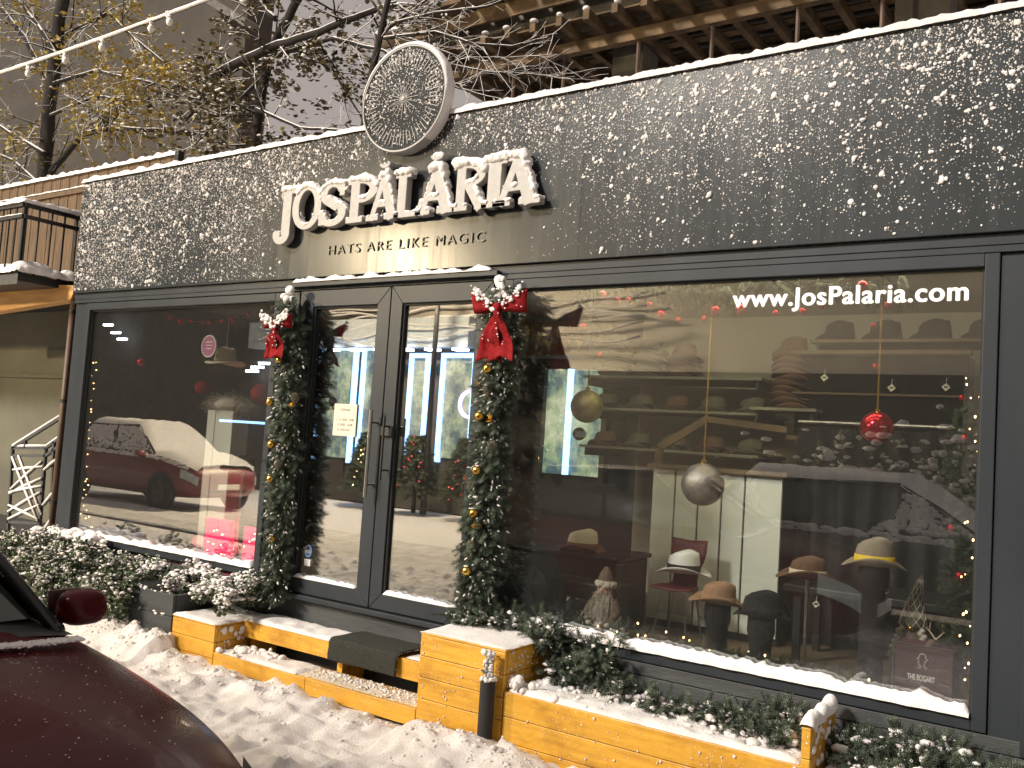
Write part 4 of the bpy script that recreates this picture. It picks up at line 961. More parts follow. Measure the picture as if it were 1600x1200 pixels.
# tall ziggurat of hats right, shelf above a black board
ys2 = 1.7; p = at(1236, 640, ys2)
shelf('small shelf under the tall right-hand stack of hats', p.x-.22, p.x+.22, ys2-.2, ys2+.2, p.z, 'shelfgrey')
for k in range(11): put(baseb, (p.x, ys2, p.z+.003+k*.038), 'hat in the tall stack on the small right-hand shelf', random.uniform(1, 2))
pa, pb = at(1275, 535, ys2), at(1535, 520, ys2)
shelf('long shelf of dark hats at the top right behind the web address', pa.x, pb.x+.1, ys2-.15, ys2+.3, pa.z-.0, 'board_int')
baser = hat('hat', (0, 0, 0), 'feltblack', None, 'feltblack', .10, .13, 0, 'hats on the shelves', brim=1.6)
for k in range(4): put(baser, (pa.x+.15+k*.29, ys2, pa.z+.003), 'dark hat on the long top right shelf', 1.3)
q0, q1 = at(1236, 680, 1.62), at(1505, 550, 1.62)
t = thing('wall_cabinet', 'black wall cabinet hung with white price tags at the upper right of the shop', 'cabinet', (q0.x, 1.65, q0.z))
MB().box(q0.x, q1.x+.03, 1.66, 1.95, q0.z, q1.z-.02).build('back_panel', 'blackgloss', t, bevel=.004)
MB().box(q0.x-.02, q1.x+.05, 1.58, 1.659, q0.z-.03, q0.z-.002).box(q0.x-.02, q1.x+.05, 1.58, 1.659, q1.z-.018, q1.z+.01).box(q0.x, q1.x, 1.60, 1.659, (q0.z+q1.z)/2, (q0.z+q1.z)/2+.012).build('shelf_edge', 'board_int', t)
tagn = 0
def price_tag(px, py, y, label, s=.036):
    c = at(px, py, y); t = thing('price_tag', label, 'tag', c, 'diamond price tags'); mb = MB(); mb.box(-s/2, s/2, -.001, .001, -s/2, s/2, Matrix.Translation(c) @ Matrix.Rotation(PI/4+.1, 4, 'Y')); mb.build('card', 'tagcard', t)
    MB().box(c.x-.010, c.x+.010, y-.0025, y-.0012, c.z-.004, c.z+.006).build('print', 'black', t); MB().tube([c+Vector((0, 0, s*.68)), c+Vector((.004, 0, s*1.6))], .0012, 5).build('string', 'white', t)
price_tag(1288, 590, 1.57, 'white diamond tag at the left of the black wall cabinet')
price_tag(1393, 606, 1.57, 'white diamond tag near the middle of the black wall cabinet')
price_tag(1478, 605, 1.57, 'white diamond tag at the right of the black wall cabinet')
price_tag(1275, 944, .25, 'yellowish diamond tag hanging below the brown hat', .026)
price_tag(1384, 924, .2, 'narrow pale tag hanging under the hat with yellow band', .020)
# dark furniture under the hats on the right
t = thing('display_table', 'dark table with folded clothing behind the hats on the right', 'table', (3.1, 1.0, .45))
MB().box(2.75, 4.2, .85, 1.4, .86, .90).build('tabletop', 'black', t, bevel=.005)
for x in (2.8, 4.1):
    for yy in (.9, 1.33): MB().box(x, x+.04, yy, yy+.04, .452, .859).build('leg', 'black', t)
t = thing('clothes_rail', 'dark garments hanging at the back right of the shop', 'clothes', (3.3, 1.6, .45))
mb = MB(); P = np.zeros((70, 12, 3))
for i in range(70):
    for j in range(12): x = 2.62+1.6*i/69; P[i, j] = (x, 1.52+.05*math.sin(i*.9)+.03*nz(x*9, j), .46+j*.125)
mb.grid(P); o = mb.build('garment', mat('dark_cloth', (.022, .018, .020), (.010, .010, .012), .95, 6), t, smooth=True); s = o.modifiers.new('s', 'SOLIDIFY'); s.thickness = .02
MB().tube([(2.6, 1.54, 1.87), (4.25, 1.54, 1.87)], .012, 8).build('rail', 'steel', t)
# gold framed handrail like slanted picture ledge
t = thing('stair_handrail', 'slanted brown handrail above the white cabinet', 'handrail', at(1020, 700, 1.2))
MB().bar(at(1030, 700, 1.25), at(1105, 655, 1.25), .03, .05).bar(at(1030, 700, 1.25), at(1028, 738, 1.25), .03, .05).bar(at(1105, 655, 1.25), at(1230, 672, 1.25), .03, .04).build('rail', 'wooddark', t)

# doorway and lit shelf at the left part of the window
a, b_ = at(832, 738, 2.2), at(935, 575, 2.2)
t = thing('inner_window', 'lit back opening with white mullion showing decorated trees at the rear of the shop', 'window', (a.x, 2.2, a.z))
MB().box(a.x, b_.x, 2.36, 2.38, a.z, b_.z).build('lit_pane', 'shopglow', t)
MB().box(a.x-.05, a.x, 2.3, 2.39, a.z-.05, b_.z+.05).box(b_.x, b_.x+.05, 2.3, 2.39, a.z-.05, b_.z+.05).box(a.x, b_.x, 2.3, 2.39, b_.z, b_.z+.05).build('frame', 'black', t)
MB().box(a.x+(b_.x-a.x)*.40, a.x+(b_.x-a.x)*.46, 2.3, 2.35, a.z, b_.z-.0).build('mullion', 'ledblue', t)
mb = MB(); mb.box(a.x-.3, b_.x+.12, 2.0, 2.25, b_.z+.08, b_.z+.11); t = thing('wooden_canopy', 'brown wooden slat canopy with yellow pennants over the back opening', 'canopy', (a.x, 2.1, b_.z)); 
for k in range(11): mb.box(a.x-.3+k*.1, a.x-.3+k*.1+.085, 2.02, 2.04, b_.z+.112, b_.z+.36)
mb.build('slats', 'board_int', t)
for k in range(9):
    c = at(825+k*16, 522+(k % 3)*9, 1.8); mb = MB(); mb.add([(c.x-.03, 1.8, c.z+.04), (c.x+.03, 1.8, c.z+.04), (c.x, 1.8, c.z-.04), (c.x-.03, 1.803, c.z+.04), (c.x+.03, 1.803, c.z+.04), (c.x, 1.803, c.z-.04)], [(0, 1, 2), (5, 4, 3)]); mb.build('pennant', mat('pennant', (.45, .30, .08), None, .8) if k == 0 else bpy.data.materials['pennant'], t)

# hanging ornaments
def ornament(label, px, py, rpx, y, m, cord='gold', group='large baubles hanging in the window'):
    c = at(px, py, y); r = (at(px+rpx, py, y)-c).length*.92; t = thing('hanging_bauble', label, 'bauble', c, group)
    MB().sphere(c, r, ICO3 if False else ico(4)).build('ball', m, t, smooth=True)
    MB().tube([c+Vector((0, 0, r*.97)), c+Vector((0, 0, r*1.16))], r*.15, 14).build('cap', 'gold', t)
    MB().box(c.x-.004, c.x+.004, y-.0008, y+.0008, c.z+r*1.14, 2.715).build('ribbon', cord, t); return c, r
c, r = ornament('dull gold glittered bauble hanging left in the right window', 917, 635, 25, .3, 'oldgold', 'twig')
c, r = ornament('large silver glitter bauble on a long gold ribbon mid window', 1098, 757, 35, .25, 'silver')
c, r = ornament('shiny red bauble on a gold ribbon at the right of the window', 1370, 668, 29, .22, 'redball')
t = thing('tag_and_ball', 'small dark red ball with a grey label below the dull gold bauble', 'ornament', at(905, 680, .32)); c = at(905, 678, .32)
MB().sphere(c, .04).build('ball', 'wine', t, smooth=True); MB().box(c.x+.0, c.x+.075, .27, .272, c.z-.02, c.z+.015).build('label_card', 'steel', t)
# festoon of small red balls along the window top
t = thing('red_ball_garland', 'fir swag with small shiny red balls along the top of the right window', 'garland', at(1100, 470, .2))
for px, py, r in ((941, 462, 8), (965, 470, 5.5), (982, 470, 5.5), (1015, 477, 5.5), (1033, 492, 7.5), (911, 511, 7.5), (1060, 500, 5), (1100, 498, 5), (1118, 486, 8), (1157, 484, 8.5), (937, 555, 5.5), (1212, 489, 5.5), (1254, 487, 6.5), (1284, 478, 6), (1348, 447, 9), (1387, 477, 6), (1365, 509, 5.5), (1367, 572, 4.5), (1503, 622, 5), (1508, 684, 6), (1486, 825, 6), (1500, 900, 7)):
    c = at(px, py, .17); o = MB().sphere(c, r*.92/298*1.15 if px < 1200 else r*.92/340*1.1, ICO2 if r < 6 else ICO3).build('bauble', 'redball', t, smooth=True)
pts, ds = [], []
for px0, px1, y0_, y1_, nn in ((915, 1160, 445, 455, 230), (1160, 1420, 440, 448, 170), (905, 935, 450, 560, 80)):
    for _ in range(nn):
        u = random.random(); c = at(px0+(px1-px0)*u, y0_+(y1_-y0_)*u+random.gauss(0, 7), .24+random.uniform(-.03, .05)); pts.append(c); ds.append(Vector((random.gauss(0, .8), random.gauss(0, .5), random.gauss(-.9, .4))))
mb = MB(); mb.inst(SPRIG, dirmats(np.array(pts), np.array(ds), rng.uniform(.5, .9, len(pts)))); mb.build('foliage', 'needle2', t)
# fairy lights
def fairy(label, path, n, jit, r=.0042, m='bulb'):
    t = thing('fairy_lights', label, 'string lights', path[0]); P = [Vector(p) for p in path]; pts = []
    for i in range(n):
        u = i/(n-1)*(len(P)-1); k = min(int(u), len(P)-2); pts.append(P[k].lerp(P[k+1], u-k)+Vector(rng.normal(size=3))*jit*1.7)
    MB().tube(pts, .0011, 4).build('wire', 'twig', t)
    for p in pts[:100]: MB().sphere(p, r*random.uniform(.6, 1.25), ICO1, (1, 1, 1.4)).build('bulb', m, t, smooth=True)
    return t
fairy('warm fairy lights along the left edge of the left window', [at(150, 560, .05), at(140, 640, .06), at(133, 740, .08), at(132, 800, .12), at(145, 850, .16)], 34, .012)
fairy('warm fairy lights along the right edge of the right window', [at(1523, 590, .06), at(1530, 650, .06), at(1527, 715, .07), at(1519, 850, .08), at(1512, 910, .1), at(1512, 1000, .1), at(1510, 1050, .1)], 30, .014)
fairy('warm fairy lights lying in the fir along the bottom of the right window', [at(915, 985, .12), at(985, 985, .12), at(1040, 1000, .12), at(1110, 1015, .12), at(1200, 1038, .12), at(1290, 1058, .12), at(1420, 1085, .12)], 26, .016, .0045)
fairy('warm fairy lights lying along the bottom of the left window', [at(150, 842, .15), at(240, 862, .15), at(330, 872, .15), at(400, 880, .15)], 24, .015)
t = thing('fir_swag', 'thin fir swag lying along the bottom inside the right window', 'garland', at(1000, 995, .15)); pts = [at(905+510*u, 985+105*u, .14)+Vector((0, random.gauss(0, .02), random.uniform(-.01, .03))) for u in rng.uniform(0, 1, 330)]
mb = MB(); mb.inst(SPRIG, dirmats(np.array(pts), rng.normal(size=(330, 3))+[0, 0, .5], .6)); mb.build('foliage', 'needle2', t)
t = thing('fir_branch', 'dark fir branch with lights standing inside the right edge of the window', 'greenery', at(1510, 950, .2)); pts = [at(1505+random.gauss(0, 12), random.uniform(640, 1080), .2)+Vector((0, random.uniform(0, .1), 0)) for _ in range(380)]
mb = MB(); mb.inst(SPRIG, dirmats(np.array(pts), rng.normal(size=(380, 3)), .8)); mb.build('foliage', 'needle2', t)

# bearded santa figure
def hair_bundle(mb, c, n, r, L, down=1., sp=.5, w=.0012):
    pts = np.array(c)+rng.normal(size=(n, 3))*np.array(r); ds = rng.normal(size=(n, 3))*sp+[0, -.25, -down]
    mb.inst(quads_template([(-w, 0, 0), (w, 0, 0), (w*.3, .002, 1), (-w*.3, .002, 1)]), dirmats(pts, ds, 1)*np.concatenate([np.ones((1, 3, 1)), np.ones((1, 3, 1)), np.full((1, 3, 1), L), np.ones((1, 3, 1))], 2))
p = at(943, 972, .22); p.z = .502; sc = .95
t = thing('santa_figure', 'small santa figurine with long white beard and brown fur coat on the platform', 'figurine', p)
def L_(x, y, z): return (p.x+x*sc, p.y+y*sc, p.z+z*sc)
mb = MB(); mb.lathe([(0, .225), (.030, .222), (.045, .20), (.055, .15), (.062, .08), (.072, .01), (.0, .0)], p, 24, 'z', (1, .8)); o = mb.build('coat', 'furbrown', t, smooth=True)
for sd_ in (-1, 1):
    MB().tube([L_(sd_*.042, -.005, .205), L_(sd_*.075, -.02, .15), L_(sd_*.055, -.05, .105)], [.022, .021, .018], 10).build('sleeve', 'furbrown', t, smooth=True); MB().sphere(L_(sd_*.048, -.058, .10), .014, ICO2, (1, 1, .8)).build('mitten', 'fur', t, smooth=True)
MB().sphere(L_(0, -.005, .25), .034, ICO3, (1, .95, 1.12)).build('head', 'skin', t, smooth=True)
MB().sphere(L_(0, -.040, .250), .008, ICO2).build('nose', 'skin', t, smooth=True)
for sd_ in (-1, 1): MB().sphere(L_(sd_*.012, -.034, .260), .0035, ICO2).build('eye', 'black', t)
mb = MB(); hair_bundle(mb, L_(0, -.030, .228), 420, (.016, .006, .010), .10, 1, .16); hair_bundle(mb, L_(0, -.036, .24), 90, (.014, .003, .002), .03, .6, .5); mb.build('beard', 'fur', t)
mb = MB(); mb.lathe([(.036, .0), (.044, .012), (.036, .026)], L_(0, 0, .268), 20, 'z', (1, 1)); mb.blobs([Vector(L_(0, 0, .278))+Vector((math.cos(a)*.039, math.sin(a)*.039, random.gauss(0, .004))) for a in np.linspace(0, 6.28, 26)], .012, ICO2); mb.build('fur_trim', 'fur', t, smooth=True)
MB().lathe([(.036, 0), (.034, .02), (.024, .045), (.010, .066), (0, .070)], L_(0, .0, .286), 20).build('cap', 'furbrown', t, smooth=True)
mb = MB(); hair_bundle(mb, L_(0, -.01, .10), 500, (.045, .03, .055), .035, .8, .5); mb.build('fur_strands', 'fur', t); t.scale = (1.28,)*3
# gnome
p = at(1420, 985, .42); p.z = .502; p = Vector((at(1427, 960, .42).x, .42, .502))
t = thing('gnome_figure', 'gnome figurine with tall checked pointed hat and two pale plaits', 'figurine', p)
ztop = at(1442, 895, .42).z; zh = at(1425, 975, .42).z; sc = 1
MB().lathe([(0, zh), (.05, zh-.02), (.085, zh-.09), (.095, (zh+.502)/2), (.09, .51), (0, .503)], (p.x, p.y, 0), 24).build('body', 'furbrown', t, smooth=True)
pk = []
for i in range(9): u = i/8; pk.append((p.x+.035*u*u, p.y, zh-.01+(ztop-zh)*u))
MB().tube(pk, [.062, .056, .048, .041, .034, .027, .019, .011, .003], 20).build('hat', 'feltolive', t, smooth=True)
mb = MB()
for k in range(-8, 17):
    for sg in (1, -1):
        pth = []
        for i in range(24):
            u = i/23; a = sg*(u*3.4)+k*PI/4; 
            if u > .93: break
            rr = .062*(1-u)+.005; pth.append((p.x+.035*u*u+math.cos(a)*rr, p.y+math.sin(a)*rr, zh-.01+(ztop-zh)*u))
        if -4 <= k < 4: mb.tube(pth, .0022, 4)
mb.build('lattice', 'fur', t)
MB().sphere((p.x, p.y-.062, zh-.012), .014, ICO2).build('nose', 'gold', t, smooth=True)
for sd_ in (-1, 1):
    mb = MB()
    for i in range(9): u = i/8; mb.blobs([(p.x+sd_*(.045+.035*u)+.006*(-1)**i, p.y-.045-.01*u, zh-.02-.11*u)], .0155, ICO2, (1, 1, .9), .1)
    hair_bundle(mb, (p.x+sd_*.08, p.y-.055, zh-.135), 160, (.008, .008, .006), .035, .9, .4); mb.build('plait', 'fur', t, smooth=True)
# reindeer
p = at(1478, 1000, .38); p.z = .502
t = thing('reindeer_figure', 'small brown reindeer figurine beside the gnome at the right window edge', 'figurine', p)
mb = MB(); bz = p.z+.20
mb.tube([(p.x-.01, p.y+.09, bz-.01), (p.x, p.y+.05, bz+.004), (p.x, p.y-.02, bz), (p.x, p.y-.06, bz+.012), (p.x-.02, p.y-.085, bz+.06), (p.x-.03, p.y-.10, bz+.10), (p.x-.045, p.y-.125, bz+.10), (p.x-.06, p.y-.15, bz+.085)], [.022, .037, .034, .036, .022, .022, .020, .010], 14); 
for dx, dy in ((-.018, -.05), (.018, -.05), (-.018, .07), (.018, .07)):
    mb.tube([(p.x+dx, p.y+dy, bz), (p.x+dx, p.y+dy+(.012 if dy > 0 else 0), bz-.09), (p.x+dx, p.y+dy, p.z)], [.018, .010, .007], 8)
mb.build('body', 'furbrown', t, smooth=True)
for sd_ in (-1, 1): MB().tube([(p.x-.03, p.y-.10, bz+.115), (p.x-.03+sd_*.03, p.y-.09, bz+.15), (p.x-.03+sd_*.025, p.y-.10, bz+.19)], [.004, .003, .002], 6).tube([(p.x-.03+sd_*.03, p.y-.09, bz+.15), (p.x-.03+sd_*.055, p.y-.1, bz+.17)], [.003, .001], 5).build('antler', 'feltcream', t)
# plexiglass showcase with the etched emblem
a, b_ = at(1393, 1083, .10), at(1489, 1012, .10); zt = at(1393, 1001, .10).z
t = thing('etched_display_box', 'clear glass display box etched with a hat head outline and THE BOGART', 'display box', (a.x, .1, .50))
MB().box(a.x, b_.x, .10, .104, .502, zt).build('glass_front', 'plexi', t)
MB().box(a.x+.004, b_.x-.004, .14, .42, .502, zt-.02).build('liner', 'wine', t)
MB().box(a.x-.002, a.x+.001, .097, .10, .502, zt).box(a.x-.002, b_.x+.002, .097, .10, zt, zt+.003).box(a.x-.002, a.x+.001, .10, .42, zt, zt+.003).build('edge', 'steel', t)
u0, u1 = at(1417, 1060, .096), at(1461, 1052, .096)
obj('lettering', fit_text(text_mesh('THE BOGART', .03, .0004, .0006), u0.x, u1.x, u0.z, u0.z+.026, .096), 'white', t)
cc = at(1441, 1035, .096); k_ = .0011
hp = [(-22, 12), (-14, 14), (-12, 26), (-6, 33), (4, 34), (11, 30), (13, 18), (22, 12), (16, 8), (11, 6), (10, -4), (6, -12), (12, -22), (18, -26)]
hp2 = [(-12, 10), (-13, 2), (-17, -4), (-12, -7), (-12, -14), (-5, -16), (-5, -20), (-16, -26)]
MB().tube([(cc.x+x*k_, .0955, cc.z+z*k_) for x, z in hp], .0012, 5).tube([(cc.x+x*k_, .0955, cc.z+z*k_) for x, z in hp2], .0012, 5).build('emblem', 'white', t)

# ------------------------------------------------------------------ inside the left window
t = thing('display_platform', 'low dark display shelf inside the left shop window', 'platform', (-1.9, .5, .45)); MB().box(-3.2, -.55, .06, 1.2, .451, .53).build('top', 'feltolive', t)
for i, (x0_, x1_, zt_, zb_, yy, lb) in enumerate(((318, 360, 808, 858, .42, 'larger glowing pink lantern box on the left window floor'), (378, 418, 822, 866, .42, 'smaller glowing pink lantern box next to the left garland'))):
    a, b_ = at(x0_, zb_, yy), at(x1_, zb_-8, yy); zt = at(x0_, zt_, yy).z
    t = thing('glowing_lantern', lb, 'lantern', a, 'pink lanterns'); zb_w = .532
    MB().box(a.x, b_.x, yy, yy+.035, zb_w, zt).build('paper_box', 'lanternpink', t, bevel=.004)
    MB().box(a.x-.004, a.x+.004, yy-.004, yy-.0005, zb_w, zt).box(b_.x-.004, b_.x+.004, yy-.004, yy-.0005, zb_w, zt).box((a.x+b_.x)/2-.002, (a.x+b_.x)/2+.002, yy-.004, yy-.0005, zb_w, zt).build('edge', 'wine', t)
    for k in range(9): MB().sphere((random.uniform(a.x+.02, b_.x-.02), yy-.003, random.uniform(zb_w+.02, zt-.02)), .006, ICO1).build('bulb', 'bulb', t)
    pl = bpy.data.lights.new('lantern_light', 'POINT'); pl.energy = .9; pl.color = (1, .12, .16); pl.shadow_soft_size = .05; po = bpy.data.objects.new('lantern_light', pl); C.objects.link(po); po.parent = t; po.location = Vector(((a.x+b_.x)/2, .22, .66))-t.location
t = thing('pillar', 'pale green panelled pillar topped with white fluff behind the left window', 'pillar', (-2, .7, .45)); a, b_ = at(306, 860, .62), at(345, 860, .62); zt = at(325, 640, .62).z
MB().box(a.x, a.x+.10, .62, .80, .532, zt).box(a.x+.104, b_.x, .625, .80, .532, zt).build('panel', 'cabwhite', t, bevel=.002)
t = thing('fluffy_hat', 'white shaggy fur hat lying on top of the pale pillar', 'hat', ((a.x+b_.x)/2, .7, zt)); mb = MB(); c = ((a.x+b_.x)/2+.03, .68, zt+.05); mb.sphere(c, .09, ICO3, (1.7, 1.1, .62)); mb.build('body', 'fur', t, smooth=True)
mb = MB(); hair_bundle(mb, c, 2600, (.10, .05, .035), .05, .15, .9, .0014); mb.build('hair', 'fur', t)
t = thing('fluffy_hat', 'grey fur hat right of the shaggy white one behind the left window', 'hat', (c[0]+.45, .8, zt)); c2_ = at(385, 640, .75); mb = MB(); mb.sphere(c2_, .09, ICO3, (1.6, 1.1, .7)).build('body', 'feltolive', t, smooth=True)
mb = MB(); hair_bundle(mb, c2_, 1500, (.09, .05, .035), .045, .1, .9, .0014); mb.build('hair', 'furbrown', t)
p = at(352, 566, .22); hat('cream wide-brimmed hat hanging high in the left window', p, 'feltcream', None, 'feltcream', .088, .115, RZ+1.0, brim=1.9, curl=-.02)
t = thing('hanging_thread', 'thin thread holding the cream hat in the left window', 'thread', p); MB().tube([p+Vector((0, 0, .1)), Vector((p.x, p.y, 2.71))], .001, 4).build('thread', 'white', t)
c = at(327, 541, .06); t = thing('round_window_sign', 'pink round sign with a white rim stuck in the left window', 'sign', c); PK = mat('pink_sign', (.42, .12, .24), (.36, .09, .20), .6, 6)
MB().lathe([(0, -.004), (.082, -.004), (.082, 0), (0, 0)], c, 40, 'y').build('disc', PK, t); MB().lathe([(.080, -.008), (.088, -.008), (.088, 0), (.080, 0)], c, 40, 'y').build('rim', 'white', t)
for k in range(3): MB().box(c.x-.04+.004*k, c.x+.045-.006*k, c.y-.0065, c.y-.0045, c.z+.03-.026*k, c.z+.036-.026*k).build('line', 'white', t)
for px, py, r, lb in ((220, 566, 9, 'small red bauble on a thread at the left of the left window'),):
    c = at(px, py, .25); t = thing('hanging_bauble', lb, 'bauble', c); MB().sphere(c, .036).build('ball', 'redball', t, smooth=True); MB().tube([c+Vector((0, 0, .03)), Vector((c.x, c.y, 2.71))], .001, 4).build('thread', 'gold', t)
t = thing('red_ball_garland', 'string of small red balls across the top of the left window', 'garland', at(320, 500, .15))
B2 = [(257, 488, 4), (266, 496, 6), (282, 502, 7), (298, 501, 4.5), (317, 504, 4.5), (328, 504, 6), (346, 502, 4.5), (364, 500, 6), (388, 490, 4)]
for px, py, r in B2: MB().sphere(at(px, py, .15), r/245, ICO2).build('bauble', 'redball', t, smooth=True)
MB().tube([at(px, py, .15) for px, py, r in B2], .002, 5).build('cord', 'needle2', t)
for px, py, r, lb in ((178, 548, 20, 'dark red round paper lantern hanging at the far left of the left window'), (408, 615, 19, 'blurred red ball behind the glass just left of the garland'), (316, 605, 14, 'dim red ball deep in the left window above the pillar')):
    c = at(px, py, .8); t = thing('paper_lantern', lb, 'lantern', c); MB().sphere(c, r/210, ICO3, (1, 1, .95)).build('ball', 'redmatte', t, smooth=True); MB().tube([c+Vector((0, 0, .05)), Vector((c.x, c.y, 2.71))], .002, 4).build('cord', 'black', t)
p = at(168, 655, .5); hat('pale felt hat at the far left of the left window', p, 'feltcream', None, 'feltcream', .1, .10, RZ, brim=1.7); hstand('pole stand of the pale hat at the far left', p, .53, group='hat stands in the left window')
p = at(380, 735, .6); hat('dark wide-brimmed hat behind the left garland', p, 'feltblack', None, 'feltblack', .1, .12, RZ+1, brim=2.0); hstand('pole stand of the dark wide-brimmed hat', p, .53, group='hat stands in the left window')
# ------------------------------------------------------------------ neighbour on the left
t = thing('neighbour_building', 'olive plastered garage building left of the shop with a timber beam', 'building', (-8, 1, 0))
MB().box(-16, -3.40, 1.0, 1.9, 0, 2.84).build('wall', 'garage', t); MB().box(-16, -3.40, .97, .999, 1.98, 2.02).box(-16, -3.40, .985, .999, 2.021, 2.30).build('ledge', 'garage', t)
MB().box(-16, -3.41, .98, .998, 0, .40).build('base', 'black', t)
pz = [at(-90, 435, -.05), at(119, 446, -.05), at(110, 468, -.05), at(-90, 500, -.05)]
mb = MB(); mb.add([tuple(p) for p in pz]+[(p.x, p.y+.12, p.z) for p in pz], [(3, 2, 1, 0), (4, 5, 6, 7), (0, 1, 5, 4), (1, 2, 6, 5), (2, 3, 7, 6), (3, 0, 4, 7)]); mb.build('beam', mat('timber_beam', (.62, .36, .12), (.42, .22, .07), .6, 5, .2, 30, stretch=(.4, 4, 4)), t, bevel=.004)
t = thing('balcony', 'small balcony with thin black railings and thick snow on rail and deck', 'balcony', (-4, -.2, 2.75))
cx, cy, zd = -3.62, -.42, 2.80
MB().box(-9, cx, cy, 1.9, zd-.07, zd).build('deck', 'black', t); MB().box(-9, cx+.001, cy-.012, cy-.001, zd-.10, zd-.01).build('edge_trim', 'steel', t)
zr = 3.40
mb = MB()
for a, b_ in (((-9, cy, zr), (cx, cy, zr)), ((cx, cy, zr), (cx, .9, zr)), ((-9, cy, zr-.10), (cx, cy, zr-.10)), ((cx, cy, zr-.10), (cx, .9, zr-.10))): mb.bar(a, b_, .04, .03)
for k in range(12): mb.bar((cx, cy+.02+k*.115, zd), (cx, cy+.02+k*.115, zr), .012 if k % 4 else .034, .012)
for k in range(40): mb.bar((cx-.01-k*.115, cy, zd), (cx-.01-k*.115, cy, zr), .012 if k % 8 else .034, .012)
mb.build('railing', 'black', t)
mb = MB(); snow_strip(mb, (-9, cy, zr+.016), (cx+.03, cy, zr+.016), .075, .045, seed=50, seg=.04); snow_strip(mb, (cx, cy-.03, zr+.016), (cx, .9, zr+.016), .075, .045, across=(1, 0, 0), seed=51)
snow_strip(mb, (-9, cy, zr-.084), (cx, cy, zr-.084), .04, .012, seed=52, seg=.05); snow_strip(mb, (-9, cy+.12, zd), (cx+.06, cy+.12, zd), .34, .09, seed=53, seg=.04); snow_strip(mb, (cx-.03, cy-.04, zd), (cx-.03, .9, zd), .22, .085, across=(1, 0, 0), seed=54); mb.build('snow', 'snow', t, smooth=True)
t = thing('board_fence', 'brown vertical board fence with snow cap behind the balcony', 'fence', (-9, 2.0, 2.85)); mb = MB(); xe = at(278, 238, 2.0).x
k = 0; x = -16
while x < xe: mb.box(x, x+.105, 1.99+.006*(k % 2), 2.02, 2.85, 4.76); x += .11; k += 1
mb.build('boards', 'fence', t); MB().box(xe, xe+.07, 1.96, 2.04, 2.85, 4.80).build('fence_post', 'black', t)
mb = MB()
for z in (3.1, 4.5): mb.box(-16, xe, 1.965, 1.989, z, z+.07)
mb.build('rail', 'fence', t)
mb = MB(); snow_strip(mb, (-16, 2.0, 4.76), (xe+.07, 2.0, 4.76), .08, .06, seed=60, seg=.05)
for z in (3.17, 4.57): snow_strip(mb, (-16, 1.97, z), (xe, 1.97, z), .03, .02, seed=z, seg=.06)
mb.build('snow', 'snow', t, smooth=True)
t = thing('lower_fence', 'dark board screen running behind the shop roof', 'fence', (-3, 2.4, 3.6)); mb = MB()
x = xe+.09; k = 0
while x < -3.0: mb.box(x, x+.105, 2.19+.006*(k % 2), 2.22, 2.7, 4.45); x += .11; k += 1
mb.build('boards', 'fence', t)
t = thing('downpipe', 'rusty brown downpipe beside the left corner of the shop', 'pipe', (-3.42, -.02, 0))
MB().tube([(-3.425, -.01, 2.66), (-3.425, -.01, .3)], .028, 12).build('pipe', 'rust', t, smooth=True); MB().tube([(-3.378, .03, 2.66), (-3.378, .03, .3)], .018, 10).build('thin_pipe', 'rust', t, smooth=True)
for z in (.8, 1.7, 2.5): MB().tube([(-3.425, -.01, z), (-3.425, -.01, z+.03)], .032, 12).build('bracket', 'black', t)
t = thing('stair_railing', 'grey metal stair railing crossed by snow-covered diagonal bars', 'railing', (-5, .5, 0)); Y = .45
q = lambda px, py, y=Y: at(px, py, y)
mb = MB()
for a, b_ in (((20, 700), (12, 845)), ((72, 700), (60, 848)), ((20, 700), (95, 653)), ((20, 700), (72, 700)), ((72, 700), (100, 680)), ((12, 815), (62, 818)), ((85, 690), (78, 835)), ((20, 712), (72, 712)), ((72, 712), (100, 692)), ((40, 690), (40, 700))): mb.bar(q(*a), q(*b_), .028, .028)
mb.build('frame', 'greyboard', t); mb = MB(); sm_ = MB()
for a, b_ in (((20, 715), (60, 815)), ((30, 713), (66, 805)), ((18, 765), (66, 722)), ((66, 748), (16, 772)), ((16, 770), (66, 760)), ((14, 800), (64, 770)), ((22, 735), (68, 730)), ((15, 790), (60, 812)), ((14, 812), (62, 790)), ((20, 850), (56, 825)), ((70, 735), (95, 715)), ((68, 790), (95, 760)), ((68, 830), (92, 800))):
    p0, p1 = q(*a, Y-.02), q(*b_, Y-.02); mb.bar(p0, p1, .018, .018); sm_.tube([p0+Vector((0, -.012, .008)), p0.lerp(p1, .5)+Vector((0, -.014, .012)), p1+Vector((0, -.012, .008))], [.010, .014, .009], 6)
for a, b_ in (((20, 697), (95, 650)), ((20, 698), (72, 698)), ((72, 698), (100, 678))): sm_.tube([q(*a)+Vector((0, 0, .01)), q(*b_)+Vector((0, 0, .01))], .014, 7)
mb.build('bars', 'greyboard', t); sm_.build('snow', 'snow', t, smooth=True)

